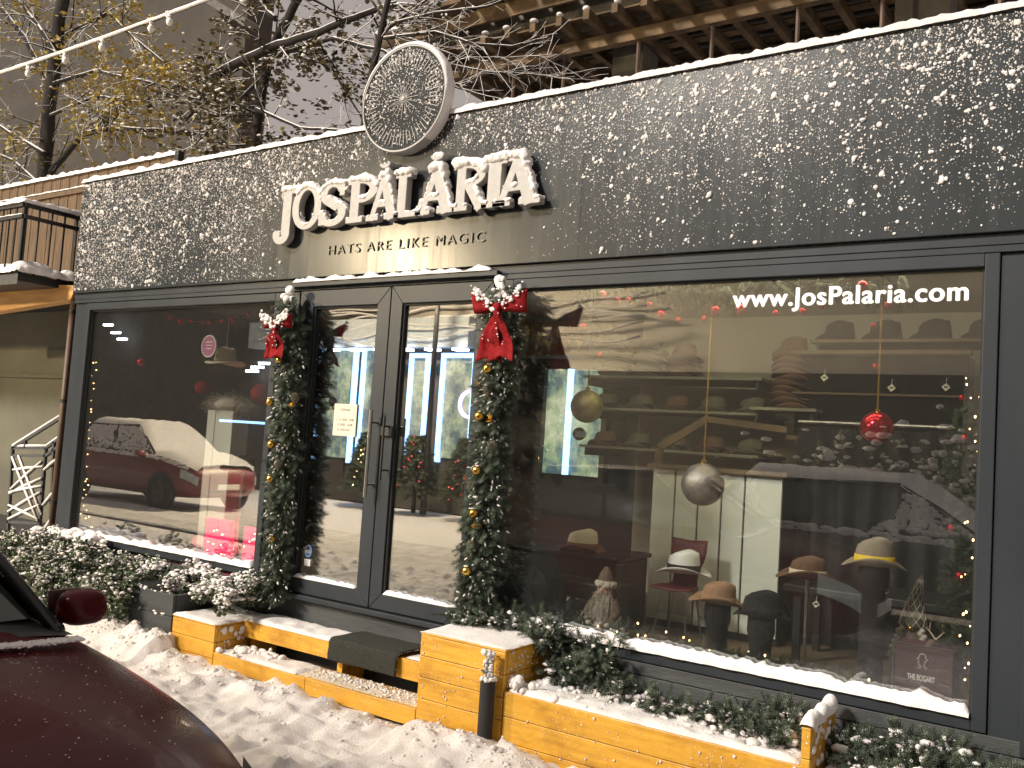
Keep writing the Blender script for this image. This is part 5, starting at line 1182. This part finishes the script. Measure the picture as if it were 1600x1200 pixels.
# ------------------------------------------------------------------ string light cable
t = thing('light_cable', 'snow-coated cable with drooping bulbs crossing the top left corner', 'cable', at(0, 115, -1)); A0, A1 = at(-120, 152, -1), at(400, -28, -1); cab = []
for i in range(-100, 141): u = i/40; cab.append(A0+(A1-A0)*u+Vector((0, 0, (-.03*math.sin(PI*u) if 0 < u < 1 else .02*(abs(u-.5)-.5)**2)+.004*nz(u*30))))
MB().tube(cab, .008, 8).build('wire', 'black', t); MB().tube([p+Vector((0, -.003, .006)) for p in cab], [.013+.003*nz(i*1.7) for i in range(241)], 8).build('snow', 'snow', t, smooth=True)
for px, py in ((45, 100), (103, 79), (160, 58), (237, 28), (266, 17)):
    c = at(px, py, -1)+Vector((0, 0, -.02)); MB().tube([c, c+Vector((0, 0, -.035))], .011, 8).build('socket', 'black', t); MB().sphere(c+Vector((.004, 0, -.055)), .022, ICO3, (1, 1, 1.25)).build('bulb', 'white', t, smooth=True)
    mb = MB(); mb.blobs([c+Vector((random.gauss(0, .008), -.004, random.uniform(-.06, .012))) for _ in range(7)], .014, ICO2, jit=.3); mb.build('snow_lump', 'snow', t, smooth=True)

# ------------------------------------------------------------------ trees
def grow(wood, sn, leaves, p, d_, L, r, lvl, spread=.6, droop=0., nsub=3):
    p = Vector(p); d_ = Vector(d_).normalized(); k = max(3, int(L/.16)) if lvl < 3 else 3; pts = [p.copy()]; rr = [r]
    for i in range(k):
        d_ = (d_+Vector(rng.normal(size=3))*.13+Vector((0, 0, -droop*(i/k)))).normalized(); p = p+d_*L/k; pts.append(p.copy()); rr.append(r*(1-.62*(i+1)/k))
    wood.tube(pts, rr, 7 if r > .03 else (5 if r > .008 else 3), caps=False)
    if r > .0018:
        sn.tube([q+Vector((0, -.1, .9))*ri*.55 for q, ri in zip(pts, rr)], [ri*.72+.0015 for ri in rr], 5 if r > .01 else 3, caps=False)
    if leaves is not None and lvl >= 2:
        for q in pts[1:]:
            for _ in range(3):
                if random.random() < leaves[1]: leaves[0].append(q+Vector(rng.normal(size=3))*.05)
    if lvl > 0 or True:
        if lvl >= 4 or r < .0022: return
        for s in range(nsub+(lvl < 2)):
            i = random.randint(1, k); q = pts[i]; dd = (d_+Vector(rng.normal(size=3))*spread).normalized()
            grow(wood, sn, leaves, q, dd, L*random.uniform(.42, .7), rr[i]*.62, lvl+1, spread, droop, nsub)
def guided(wood, sn, leaves, path, y, r0, r1, subs, sublen, droop=0., spread=.6, yj=0., toward=None):
    "limb laid along a route, then random twigs growing off it"
    P = [at(px, py, y+(i*yj)) for i, (px, py) in enumerate(path)]; pts = []
    for i in range(len(P)-1):
        for k in range(5): pts.append(P[i].lerp(P[i+1], k/5)+Vector(rng.normal(size=3))*r0*.10)
    pts.append(P[-1]); n = len(pts); rr = [r0+(r1-r0)*i/(n-1) for i in range(n)]
    wood.tube(pts, rr, 9 if r0 > .05 else 6); sn.tube([q+Vector((0, -.12, .9))*ri*.6 for q, ri in zip(pts, rr)], [ri*.66 for ri in rr], 6)
    for s in range(subs):
        i = random.randint(1, n-1); ax = (pts[min(i+1, n-1)]-pts[i-1]).normalized(); dd = (ax*.7+Vector(rng.normal(size=3))*spread)
        if toward is not None: dd += Vector(toward)
        grow(wood, sn, leaves, pts[i], dd, sublen*random.uniform(.5, 1.1), max(.005, rr[i]*.42) if rr[i] < .05 else .018, 2, spread, droop)
def tree(label, limbs, y, leafcol, lsize, lprob, name='tree', maxl=9000, droop=0., subl=1.0, snowm='snow'):
    t = thing(name, label, 'tree', at(limbs[0][0][0][0], limbs[0][0][0][1], y)); wood, sn, lv = MB(), MB(), ([], lprob)
    tr = MB(); 
    for i, (path, r0, r1, subs, tw) in enumerate(limbs): guided(tr if i == 0 else wood, sn, lv, path, y+(0 if i == 0 else random.uniform(-.3, .3)), r0, r1, subs, subl, droop, .6, toward=tw)
    tr.build('trunk', 'bark', t, smooth=True); wood.build('crown', 'bark', t, smooth=True); sn.build('snow', snowm, t, smooth=True)
    L = np.array([tuple(q) for q in lv[0]]) if lv[0] else np.zeros((0, 3))
    if len(L):
        L = L[rng.permutation(len(L))[:maxl]]; L = L[[nz(p[0], p[1], p[2], 1.6) > -.12 for p in L]]; mb = MB(); mb.inst(LEAFP, dirmats(L, rng.normal(size=(len(L), 3))*.5+[0, 0, -1.2], rng.uniform(.6, 1.3, len(L))*lsize)); mb.build('leaves', leafcol, t)
        k = L[rng.random(len(L)) < .22]; mb = MB(); mb.blobs(k+[0, -.01, lsize*.12], rng.uniform(.12, .38, len(k))*lsize, ICO1, (1.4, 1.2, .5), .5); mb.build('leaf_snow', 'snow', t, smooth=True)
    return t
tree('leafy tree with dark trunk and yellow-green leaves behind the balcony', [
    ([(60, 420), (68, 270), (80, 150), (98, 0), (110, -120)], .15, .11, 16, None),
    ([(78, 270), (130, 210), (175, 200), (260, 205), (330, 212)], .065, .025, 22, (.3, 0, .2)), ([(85, 150), (40, 60), (0, 10), (-40, -30)], .07, .04, 14, None),
    ([(90, 90), (60, 40), (20, -10)], .05, .03, 12, None), ([(92, 60), (170, 20), (210, 60), (260, 100)], .05, .015, 20, (.2, 0, -.2)), ([(70, 240), (20, 210), (-40, 170)], .05, .02, 16, None),
    ([(85, 130), (150, 110), (240, 130), (330, 150)], .04, .012, 22, None), ([(78, 180), (150, 150), (220, 160), (300, 120)], .035, .012, 20, None), ([(64, 290), (20, 250), (-30, 230)], .04, .02, 12, (0, 0, -.3))],
    5.0, 'leaf', .095, .9, maxl=7000, droop=.10, subl=1.1)
tree('second tree with dark hanging leaves and snow-lined branches behind the round sign', [
    ([(390, 330), (400, 200), (418, 90), (470, -10), (500, -90)], .08, .055, 16, None),
    ([(330, 120), (420, 75), (500, 50), (570, 22), (620, 5)], .07, .03, 16, None), ([(400, 90), (330, 130), (290, 190)], .05, .02, 12, None),
    ([(418, 90), (520, 60), (600, 80), (640, 100)], .035, .012, 14, (.2, 0, 0)), ([(440, 60), (520, 110), (570, 190)], .03, .012, 14, None), ([(400, 170), (470, 200), (560, 205)], .03, .012, 14, None),
    ([(410, 120), (350, 180), (300, 230)], .03, .012, 14, None), ([(430, 30), (380, -20)], .05, .03, 8, None)],
    4.2, 'leafdark', .085, .8, maxl=5000, droop=.05, subl=.9)
tree('bare thin-twigged tree drooping right of the round sign', [
    ([(560, 260), (580, 120), (600, 30), (620, -60)], .05, .03, 6, None),
    ([(600, 60), (680, 50), (740, 68), (800, 72), (850, 60)], .022, .004, 16, (.8, 0, -.2)), ([(610, 90), (700, 100), (760, 112), (830, 116), (885, 124)], .018, .003, 16, (.8, 0, -.1)),
    ([(600, 40), (680, 20), (760, 10), (800, -5)], .022, .005, 14, (.8, 0, 0)), ([(610, 100), (690, 130), (760, 150), (810, 160)], .015, .003, 12, (.7, 0, -.3)), ([(640, 60), (720, 90), (790, 90), (870, 85)], .014, .003, 16, (.8, 0, -.1)),
    ([(600, 30), (560, -30)], .02, .01, 6, None), ([(600, 50), (680, -10), (720, -60)], .02, .006, 12, (.4, 0, .4))],
    3.2, 'leafdark', .04, .0, droop=.12, subl=.62)

# ------------------------------------------------------------------ background building, construction site
t = thing('apartment_building', 'plain beige brown apartment wall behind the left trees', 'building', (-20, 13, 0)); xr_ = at(385, 40, 13).x
MB().box(-60, xr_, 13, 14, 0, 22).build('wall', 'beige', t)
mb = MB(); a, b_ = at(318, -6, 12.4), at(392, 40, 12.4); mb.bar(a, b_, .5, .22); mb.build('eave', 'conc', t)
t = thing('construction_site', 'unfinished concrete storey with timber formwork and props behind the shop roof', 'building', (2, 8, 0))
Z0 = at(990, 62, 6.0).z
cols = MB()
for px, w in ((985, .24), (1440, .30)): x = at(px, 100, 6.6).x; cols.box(x-w, x+w, 6.5, 7.0, 0, Z0+.6)
for px in (1230, 1700): x = at(px, 60, 10.5).x; cols.box(x-.3, x+.3, 10.5, 11.1, 0, Z0+.6)
cols.build('concrete_column', 'conc', t, bevel=.01)
MB().box(-6, 14, 16, 16.3, 0, Z0+2).build('rear_wall', mat('raw_wall', (.07, .05, .04), (.04, .03, .025), .9, 3), t)
MB().box(-4.6, 14, 5.9, 16, Z0+.42, Z0+.72).build('slab', 'conc', t)
mb = MB(); xl = at(800, 90, 6).x
for y, z in ((6.0, Z0), (7.4, Z0), (9, Z0), (11, Z0), (13, Z0)): mb.box(-4.8, 14, y, y+.12, z, z+.16)
mb.build('main_beam', 'wooddark', t); mb = MB()
for k in range(44): x = -4.5+k*.42; mb.bar((x, 5.5, Z0+.23), (x+.25, 15.8, Z0+.23), .09, .13)
mb.build('joist', 'wooddark', t); mb = MB()
for k in range(26): mb.box(-4.6, 14, 5.7+k*.4, 5.7+k*.4+.16, Z0+.30, Z0+.325)
mb.build('deck_board', 'wooddark', t)
mb = MB()
for k in range(16):
    for y in (6.06, 9.06, 11.06): x = -4.2+k*1.05+random.uniform(-.2, .2); mb.tube([(x, y, 2.5), (x, y, Z0)], .028, 6)
mb.build('props', 'rust', t); mb = MB()
for k in range(9): x = -4.4+k*.5; mb.box(x, x+.4, 5.2+random.uniform(-.1, .1), 5.9, Z0+.73, Z0+.80)
mb.box(-5.4, 3, 5.55, 5.60, Z0+.5, Z0+.72); mb.build('edge_board', 'wooddark', t)
mb = MB()
for k in range(22): x = -4.5+k*.42; mb.blobs([(x+random.uniform(-.03, .05), 5.52, Z0+.32)], .055, ICO2, (1.1, 1, .6))
snow_strip(mb, (-5.4, 5.6, Z0+.73), (4, 5.6, Z0+.73), .2, .07, seed=70, seg=.06); mb.build('snow', 'snow', t, smooth=True)

# ------------------------------------------------------------------ cars
def car(label, xn, yc, paint, snowy, group=None, L=4.25, hr=0., pz=0.):
    t = thing('parked_car', label, 'car', (xn-L/2, yc, 0), group); X0 = xn-L
    st = [0, .03, .12, .35, .8, 1.4, 2.1, 2.8, 3.05, 3.3, 3.6, 3.85, 4.02, 4.14, 4.21, 4.25]
    ws = [.60, .70, .78, .82, .85, .865, .87, .865, .86, .855, .845, .82, .775, .71, .60, .45]
    zs = [.60, .80, .92, .97, .97, .96, .95, .945, .94, .915, .875, .83, .785, .735, .66, .52]
    cr = [.02, .03, .04, .05, .05, .05, .05, .05, .055, .07, .075, .075, .06, .05, .03, .01]
    zb = [.38, .30, .25, .22, .2, .2, .2, .2, .2, .2, .21, .22, .24, .27, .32, .38]
    P = []
    for x, w, z, c, b_ in zip(st, ws, zs, cr, zb):
        half = [(0, b_), (w*.8, b_), (w-.02, b_+.08), (w, .48), (w+.003, .62), (w-.012, z-.09), (w-.045, z-.022), (w-.12, z+.006), (w*.62, z+c*.75), (w*.3, z+c*.96), (0, z+c)]
        row = [(X0+x, yc+y, zz+pz) for y, zz in half]+[(X0+x, yc-y, zz+pz) for y, zz in half[-2:0:-1]]; P.append(row+[row[0]])
    mb = MB(); P = np.array(P); n = P.shape[1]-1; mb.add(P[:, :-1].reshape(-1, 3), np.array([(i*n+j, (i+1)*n+j, (i+1)*n+(j+1) % n, i*n+(j+1) % n) for i in range(len(st)-1) for j in range(n)]))
    mb.L += [np.arange(n)[::-1], np.arange(n)+(len(st)-1)*n]; mb.T += [np.array([n])]*2
    o = mb.build('body', paint, t, smooth=True, fix=True); s = o.modifiers.new('s', 'SUBSURF'); s.levels = 2; s.render_levels = 2
    H = 1.44+hr
    base = [(X0+3.02, .745, .965), (X0+.28, .73, .99)]; top = [(X0+2.28, .565, H-.03), (X0+.72, .56, H-.05)]
    def V_(p, s=1): return Vector((p[0], yc+p[1]*s, p[2]+pz))
    def panel(name, a, b_, c, d_, m, bulge=.0, par=t, bd=(0, 0, 1), n=10, th=0):
        G = np.zeros((n, n, 3))
        for i in range(n):
            for j in range(n):
                u, v = i/(n-1), j/(n-1); p = a.lerp(b_, u).lerp(d_.lerp(c, u), v); p = p+Vector(bd)*bulge*math.sin(PI*u)*(.35+.65*math.sin(PI*v)); G[i, j] = p
        q = MB(); q.grid(G); o = q.build(name, m, par, smooth=True)
        if th: s = o.modifiers.new('s', 'SOLIDIFY'); s.thickness = th; s.offset = 0
        return o
    FB = [Vector((X0+3.02, yc-.70, .975+pz)), Vector((X0+3.02, yc+.70, .975+pz))]; FT = [V_(top[0], -1), V_(top[0], 1)]
    panel('windscreen', FB[0], FB[1], FT[1], FT[0], 'carglass', .09, bd=(1, 0, .3))
    RB = [V_(base[1], -1), V_(base[1], 1)]; RT = [V_(top[1], -1), V_(top[1], 1)]
    panel('rear_window', RB[0], RB[1], RT[1], RT[0], 'carglass', .06, bd=(-1, 0, .2))
    for s_ in (-1, 1): panel('side_window', V_(base[0], s_), V_(base[1], s_), V_(top[1], s_), V_(top[0], s_), 'carglass', .02, bd=(0, s_, 0))
    panel('roof', FT[0]+Vector((.06, 0, -.01)), FT[1]+Vector((.06, 0, -.01)), RT[1]+Vector((-.06, 0, 0)), RT[0]+Vector((-.06, 0, 0)), paint, .05, n=14, th=.03)
    mb = MB()
    for s_ in (-1, 1):
        mb = MB(); mb.tube([V_(base[0], s_)+Vector((.08, -s_*.0, -.03)), V_((X0+2.68, .665, 1.22), s_), V_(top[0], s_)], [.020, .019, .019], 8); mb.tube([V_(base[1], s_), V_(top[1], s_)], .05, 8); mb.tube([V_((X0+1.72, .735, .97), s_), V_((X0+1.62, .575, H-.03), s_)], .032, 8); mb.tube([V_(top[0], s_), V_(top[1], s_)], .030, 8); mb.tube([V_(base[0], s_)+Vector((.08, 0, -.02)), V_(base[1], s_)], .022, 8)
        mb.build('pillars', 'blackgloss', t, smooth=True)
    G = np.zeros((8, 12, 3))
    for i in range(8):
        for j in range(12): v = j/11*2-1; G[i, j] = (X0+2.98+.17*i/7+.06*(1-v*v), yc+v*.765, .985+.02*(1-v*v)+pz-.045*(i/7)*0-.035*(v*v)-.012*i/7)
    MB().grid(G).build('cowl', 'black', t, smooth=True)
    for s_ in (-1, 1):
        c = Vector((X0+2.90, yc+s_*.935, .965+pz)); mb = MB(); v, f = ICO3; q = np.sign(v)*np.abs(v)**.62*np.array((.052, .075, .058)); q[:, 0] *= (1+.25*(q[:, 2] < 0)); mb.add(q+np.array(c), f); mi = mb.build('side_mirror', paint, t, smooth=True)
        MB().tube([c+Vector((-.02, -s_*.06, -.05)), c+Vector((-.02, -s_*.17, -.07))], [.022, .028], 8).build('arm', 'black', mi); MB().box(c.x-.078, c.x-.070, c.y-.075, c.y+.075, c.z-.05, c.z+.05).build('mirror_glass', 'steel', mi)
        # lamps and wheels
        G = np.zeros((9, 5, 3))
        for i in range(9):
            for j in range(5):
                u = i/8; xx = X0+3.90+.29*u; w = np.interp(xx-X0, st, ws); z = np.interp(xx-X0, st, zs); G[i, j] = (xx+.012, yc+s_*(w+.004-.010*j/4*(1 if j else 0)), z-.045-.15*(1-j/4)+pz-.02)
        MB().grid(G).build('headlight', 'lampglass', t, smooth=True)
        MB().box(X0+.0-.01, X0+.12, yc+s_*.60-.1, yc+s_*.60+.1, .70+pz, .88+pz).build('tail_light', 'redmatte', t, bevel=.03)
        for wx in (.78, 3.42):
            c = (X0+wx, yc+s_*.795, .31+pz); mb = MB(); mb.lathe([(.20, -.09), (.30, -.085), (.315, -.05), (.315, .05), (.30, .085), (.20, .09)], c, 40, 'y'); w_ = mb.build('wheel', 'tyre', t, smooth=True, fix=True)
            mb = MB(); mb.lathe([(0, s_*.055), (.05, s_*.065), (.17, s_*.06), (.205, s_*.085), (.205, -s_*.08)], c, 30, 'y')
            for k in range(5): a = k*2*PI/5; mb.bar((c[0]+.04*math.cos(a), c[1]+s_*.068, c[2]+.04*math.sin(a)), (c[0]+.185*math.cos(a), c[1]+s_*.075, c[2]+.185*math.sin(a)), .03, .02, (0, 1, 0))
            mb.build('rim', 'rim', w_)
            mb = MB(); mb.lathe([(.325, -.01), (.37, -.01), (.37, .075 if False else .073), (.325, .078)] if s_ > 0 else [(.325, .01), (.37, .01), (.37, -.073), (.325, -.078)], c, 40, 'y'); mb.build('wheel_arch', 'black', t, smooth=True)
    MB().box(X0+4.17, X0+4.235, yc-.42, yc+.42, .34+pz, .50+pz).build('grille', 'black', t, bevel=.02)
    MB().box(X0+4.20, X0+4.262, yc-.24, yc+.24, .40+pz, .50+pz).build('number_plate', 'white', t, bevel=.004); MB().box(X0-.015, X0+.02, yc-.24, yc+.24, .62+pz, .72+pz).build('number_plate', 'white', t)
    if snowy:
        G = np.zeros((44, 24, 3))
        for i in range(44):
            for j in range(24):
                u, v = i/43, j/23*2-1; x = X0+.1+u*4.05; lx = x-X0
                if lx < .28: z, w = .99, .74
                elif lx < .72: k = (lx-.28)/.44; z, w = .99+(H-1.0)*k, .74-.18*k
                elif lx < 2.28: z, w = H+.02, .58
                elif lx < 3.02: k = (lx-2.28)/.74; z, w = H+.0-(H-.99)*k+.05*math.sin(PI*k), .58+.17*k
                else: z = np.interp(lx, st, zs)+np.interp(lx, st, cr); w = np.interp(lx, st, ws)-.08
                th = .07*(1+.4*nz(x, v, yc, 3)+.25*nz(x, v, yc, 11))*(1-abs(v)**6); G[i, j] = (x, yc+v*w*1.02, z+pz+max(.004, th)-.05*abs(v)**8)
        MB().grid(G).build('snow', 'snow', t, smooth=True)
        mb = MB()
        for s_ in (-1, 1):
            N = 1500; u = rng.random(N); v = rng.beta(1.2, 1.6 if snowy < 2 else .9, N); pts = []
            for uu, vv in zip(u, v): p = V_(base[0], s_).lerp(V_(base[1], s_), uu).lerp(V_(top[0], s_).lerp(V_(top[1], s_), uu), vv*.95); p.y += s_*.02; p.z += 0; pts.append(p)
            pts = np.array([p for p in pts if nz(p.x, p.y, p.z, 2.2) > (-.35 if snowy > 1 else .12)]); mb.blobs(pts, rng.uniform(.01, .035, len(pts)), ICO1, (1.3, .3, 1)) if len(pts) else 0
            for _ in range(300): x = random.uniform(X0+.2, X0+4.0); w = np.interp(x-X0, st, ws); z = np.interp(x-X0, st, zs); mb.blobs([(x, yc+s_*(w-.05), z-random.uniform(-.01, .05))], random.uniform(.02, .05), ICO1, (1.6, .6, .5))
        mb.build('window_snow', 'snow', t, smooth=True)
    return t
fc = car('dark red car with bare wet bonnet in the lower left corner', 2.78, -3.585, 'cardred', 0)
X0 = 2.78-4.25; xc = X0+2.6                       # a short city car: draw its tail in
for ch in fc.children:
    whl = ch.name.startswith('wheel')
    for me_o in [ch]+list(ch.children):
        V0 = np.array([v.co for v in me_o.data.vertices])
        if whl: m_ = V0[:, 0].mean(); V0[:, 0] += (-(xc-m_)*.70+xc-m_) if m_ < xc else 0
        else: V0[:, 0] = np.where(V0[:, 0] < xc, xc-(xc-V0[:, 0])*.70, V0[:, 0])
        me_o.data.vertices.foreach_set('co', V0.ravel())
mb = MB(); pts = []
for _ in range(2600):
    u = random.random(); y = -2.86-u*.75; pts.append((X0+3.235+.075*math.sin(PI*min(1, u+.1))+random.gauss(0, .013), y, .950+.036*min(1, u*2)+random.uniform(0, .004)))
mb.blobs(pts, rng.uniform(.002, .006, len(pts)), ICO1, (1, 1.4, .5)); mb.build('snow', 'snow', fc, smooth=True)
st = [3.05, 3.3, 3.6, 3.85, 4.02]; zz_ = [.99, .985, .95, .905, .845]
mb = MB(); pts = []
for _ in range(420): x = random.uniform(3.25, 4.0); y = random.uniform(-.75, .6); pts.append((X0+x, -3.585+y, np.interp(x, st, zz_)-.04*abs(y/.8)**2))
mb.blobs(pts, rng.uniform(.0010, .0026, len(pts)), ICO1, (1, 1, .6)); mb.build('droplets', 'lampglass', fc, smooth=True)
car('wine red car under thick snow parked across the street', -9.0, -6.4, 'carred2', 2, hr=.04)
car('dark car with snow-streaked windows parked nearest across the street', 4.55, -5.80, 'cardark', 1, hr=.02)
car('dark car under thick snow parked farthest along across the street', -17.5, -6.6, 'cardark', 2)

# ------------------------------------------------------------------ across the street (seen in the glass)
t = thing('opposite_building', 'dark building across the street with lit shop windows framed in blue light', 'building', (-10, -11, 0)); YB = 11.0
MB().box(-45, -6.2, -20, -YB, 0, 7.5).build('wall', 'opwall', t); MB().box(-6.2, 16, -20, -YB, 0, 7.5).build('lit_toned_wall', mat('lit_wall_tint', (.50, .46, .40), (.42, .38, .33), .9, 1.2), t); MB().box(-6.0, 2.4, -YB, -YB+.04, 1.2, 3.1).build('shop_front', 'opwall', t)  # right part's paler colour stands in for light falling on the wall
a = refl(345, 657, YB-.4); b_ = refl(432, 657, YB-.4); MB().box(a.x, b_.x, a.y, a.y+.05, a.z-.03, a.z+.03).build('strip_lamp', 'ledblue', t)
for px0, px1, py0, py1, m in ((498, 560, 548, 712, 'shopglow'), (565, 600, 548, 712, 'shopglow'), (640, 672, 560, 712, 'shopglow'), (690, 745, 560, 715, 'shopglow'), (30, 60, 560, 700, 'shopglow')):
    a, b_ = refl(px0, py1, YB), refl(px1, py0, YB); f = MB().box(a.x-.09, a.x, -YB, -YB+.1, a.z-.1, b_.z+.1).box(b_.x, b_.x+.09, -YB, -YB+.1, a.z-.1, b_.z+.1).box(a.x, b_.x, -YB, -YB+.1, b_.z, b_.z+.1).build('window', 'ledblue', t)
    MB().box(a.x, b_.x, -YB, -YB+.03, a.z, b_.z).build('pane', m, f)
MB().box(-14, -7, -YB, -YB+.3, 3.55, 4.2).build('fascia_board', mat('pale_fascia', (.35, .38, .42), None, .7), t)
mb = MB()
for k in range(9): mb.box(-12.5+k*.75, -12.2+k*.75, -YB+.3, -YB+.5, 3.45, 3.5)
mb.build('downlight', 'ledwhite', t)
for px, py in ((170, 508), (182, 520), (192, 530), (403, 574), (415, 568), (395, 580)):
    a = refl(px, py, YB-.3); MB().box(a.x-.22, a.x+.22, a.y, a.y+.05, a.z-.03, a.z+.03).build('strip_lamp', 'ledwhite', t)
a = refl(738, 632, YB-.4); mb = MB(); mb.lathe([(.24, 0), (.30, 0), (.30, .05), (.24, .05), (.24, 0)], a, 30, 'y'); s = thing('neon_sign', 'violet glowing ring sign across the street', 'sign', a); mb.build('ring', 'neon', s)
MB().tube([a+Vector((0, 0, .3)), Vector((a.x, a.y, a.z+.75))], .02, 6).build('hanger', 'black', s)
for i, (px, col) in enumerate(((655, 'bulbred'), (580, 'bulb'), (735, 'bulbred'), (855, 'bulb'))):
    a = refl(px, 700, 10.2); t = thing('decorated_tree', ['dark decorated fir with red lights across the street', 'decorated fir with warm lights across the street', 'second decorated fir with red lights across the street, behind the right garland', 'decorated fir with warm lights farthest right across the street'][i], 'christmas tree', (a.x, a.y, 0))
    N = 420; h = rng.random(N)**.8*1.25; an = rng.uniform(0, 2*PI, N); r = (1.35-h)*.36*rng.uniform(.5, 1, N); pts = np.stack([a.x+r*np.cos(an), a.y+r*np.sin(an), .35+h], 1); mb = MB(); mb.inst(needle_sprig(.2, 9, .06, .008), dirmats(pts, np.stack([np.cos(an), np.sin(an), 0*an-.2], 1)+rng.normal(size=(N, 3))*.2, 1)); mb.build('foliage', 'needle', t)
    MB().tube([(a.x, a.y, 0), (a.x, a.y, 1.4)], [.05, .015], 8).build('trunk', 'bark', t); mb = MB(); mb.blobs(pts[:34]+[0, .1, 0], .018, ICO1); mb.build('lights', col, t)
b_ = thing('snowy_bush', 'snow-covered bush behind the parked car across the street', 'bush', (3.6, -8.4, 0)); N = 1500; c = np.array([refl(1470, 720, 8.4)]); c = np.array([(c[0][0], -8.4, 1.0)]); pts = c+rng.normal(size=(N, 3))*[1.1, .5, .5]
mb = MB(); mb.inst(LEAFP, dirmats(pts, rng.normal(size=(N, 3)), .11)); mb.build('foliage', 'ivy', b_); mb = MB(); mb.blobs(pts[::2]+[0, 0, .04], rng.uniform(.03, .09, len(pts[::2])), ICO1, (1.2, 1.2, .6), .4); mb.build('snow', 'snow', b_, smooth=True); MB().tube([(c[0][0], -8.4, 0), (c[0][0], -8.4, 1.0)], [.05, .02], 7).build('trunk', 'bark', b_)
# street lamp whose glow the glossy fascia returns under the lettering
P0 = at(640, 398, -.075); rr_ = fw+rt*(640-800)/F-up*(398-600)/F; rr_ = Vector((rr_[0], -rr_[1], rr_[2])); LP = P0+rr_*((5.2-P0.z)/rr_.z)
t = thing('street_lamp', 'lit street lamp on a tall post across the street', 'street lamp', (LP.x, LP.y-.9, 0))
MB().tube([(LP.x, LP.y-.9, 0), (LP.x, LP.y-.9, 4.6), (LP.x, LP.y-.8, 5.1), (LP.x, LP.y-.4, 5.32), (LP.x, LP.y, 5.34)], [.07, .05, .04, .035, .035], 12).build('post', 'black', t, smooth=True)
MB().lathe([(0, 5.40), (.10, 5.39), (.17, 5.33), (.18, 5.28), (0, 5.28)], (LP.x, LP.y, 0), 24).build('lamp_head', 'black', t, smooth=True); MB().sphere((LP.x, LP.y, 5.25), .12, ICO3, (1, 1, .7)).build('lamp_glass', emit('sodium_glass', (1, .82, .45), 60), t, smooth=True)
sl = bpy.data.lights.new('street_lamp_light', 'POINT'); sl.energy = 3300; sl.color = (1, .80, .50); sl.shadow_soft_size = .2; lo = bpy.data.objects.new('street_lamp_light', sl); C.objects.link(lo); lo.parent = t; lo.location = Vector((LP.x, LP.y+.05, 5.0))-t.location

t = thing('overhead_cables', 'bundle of wavy snow-covered cables strung along the building across the street', 'cables', (-8, -10.6, 4))
mb = MB()
for k in range(7):
    mb.tube([(-13.5+i*.3, -10.6-.05*k, 3.75+.13*k+.10*math.sin(i*.35+k*1.3)+.05*math.sin(i*.9+k)) for i in range(36)], .022, 5)
mb.build('cable', 'snow', t, smooth=True)
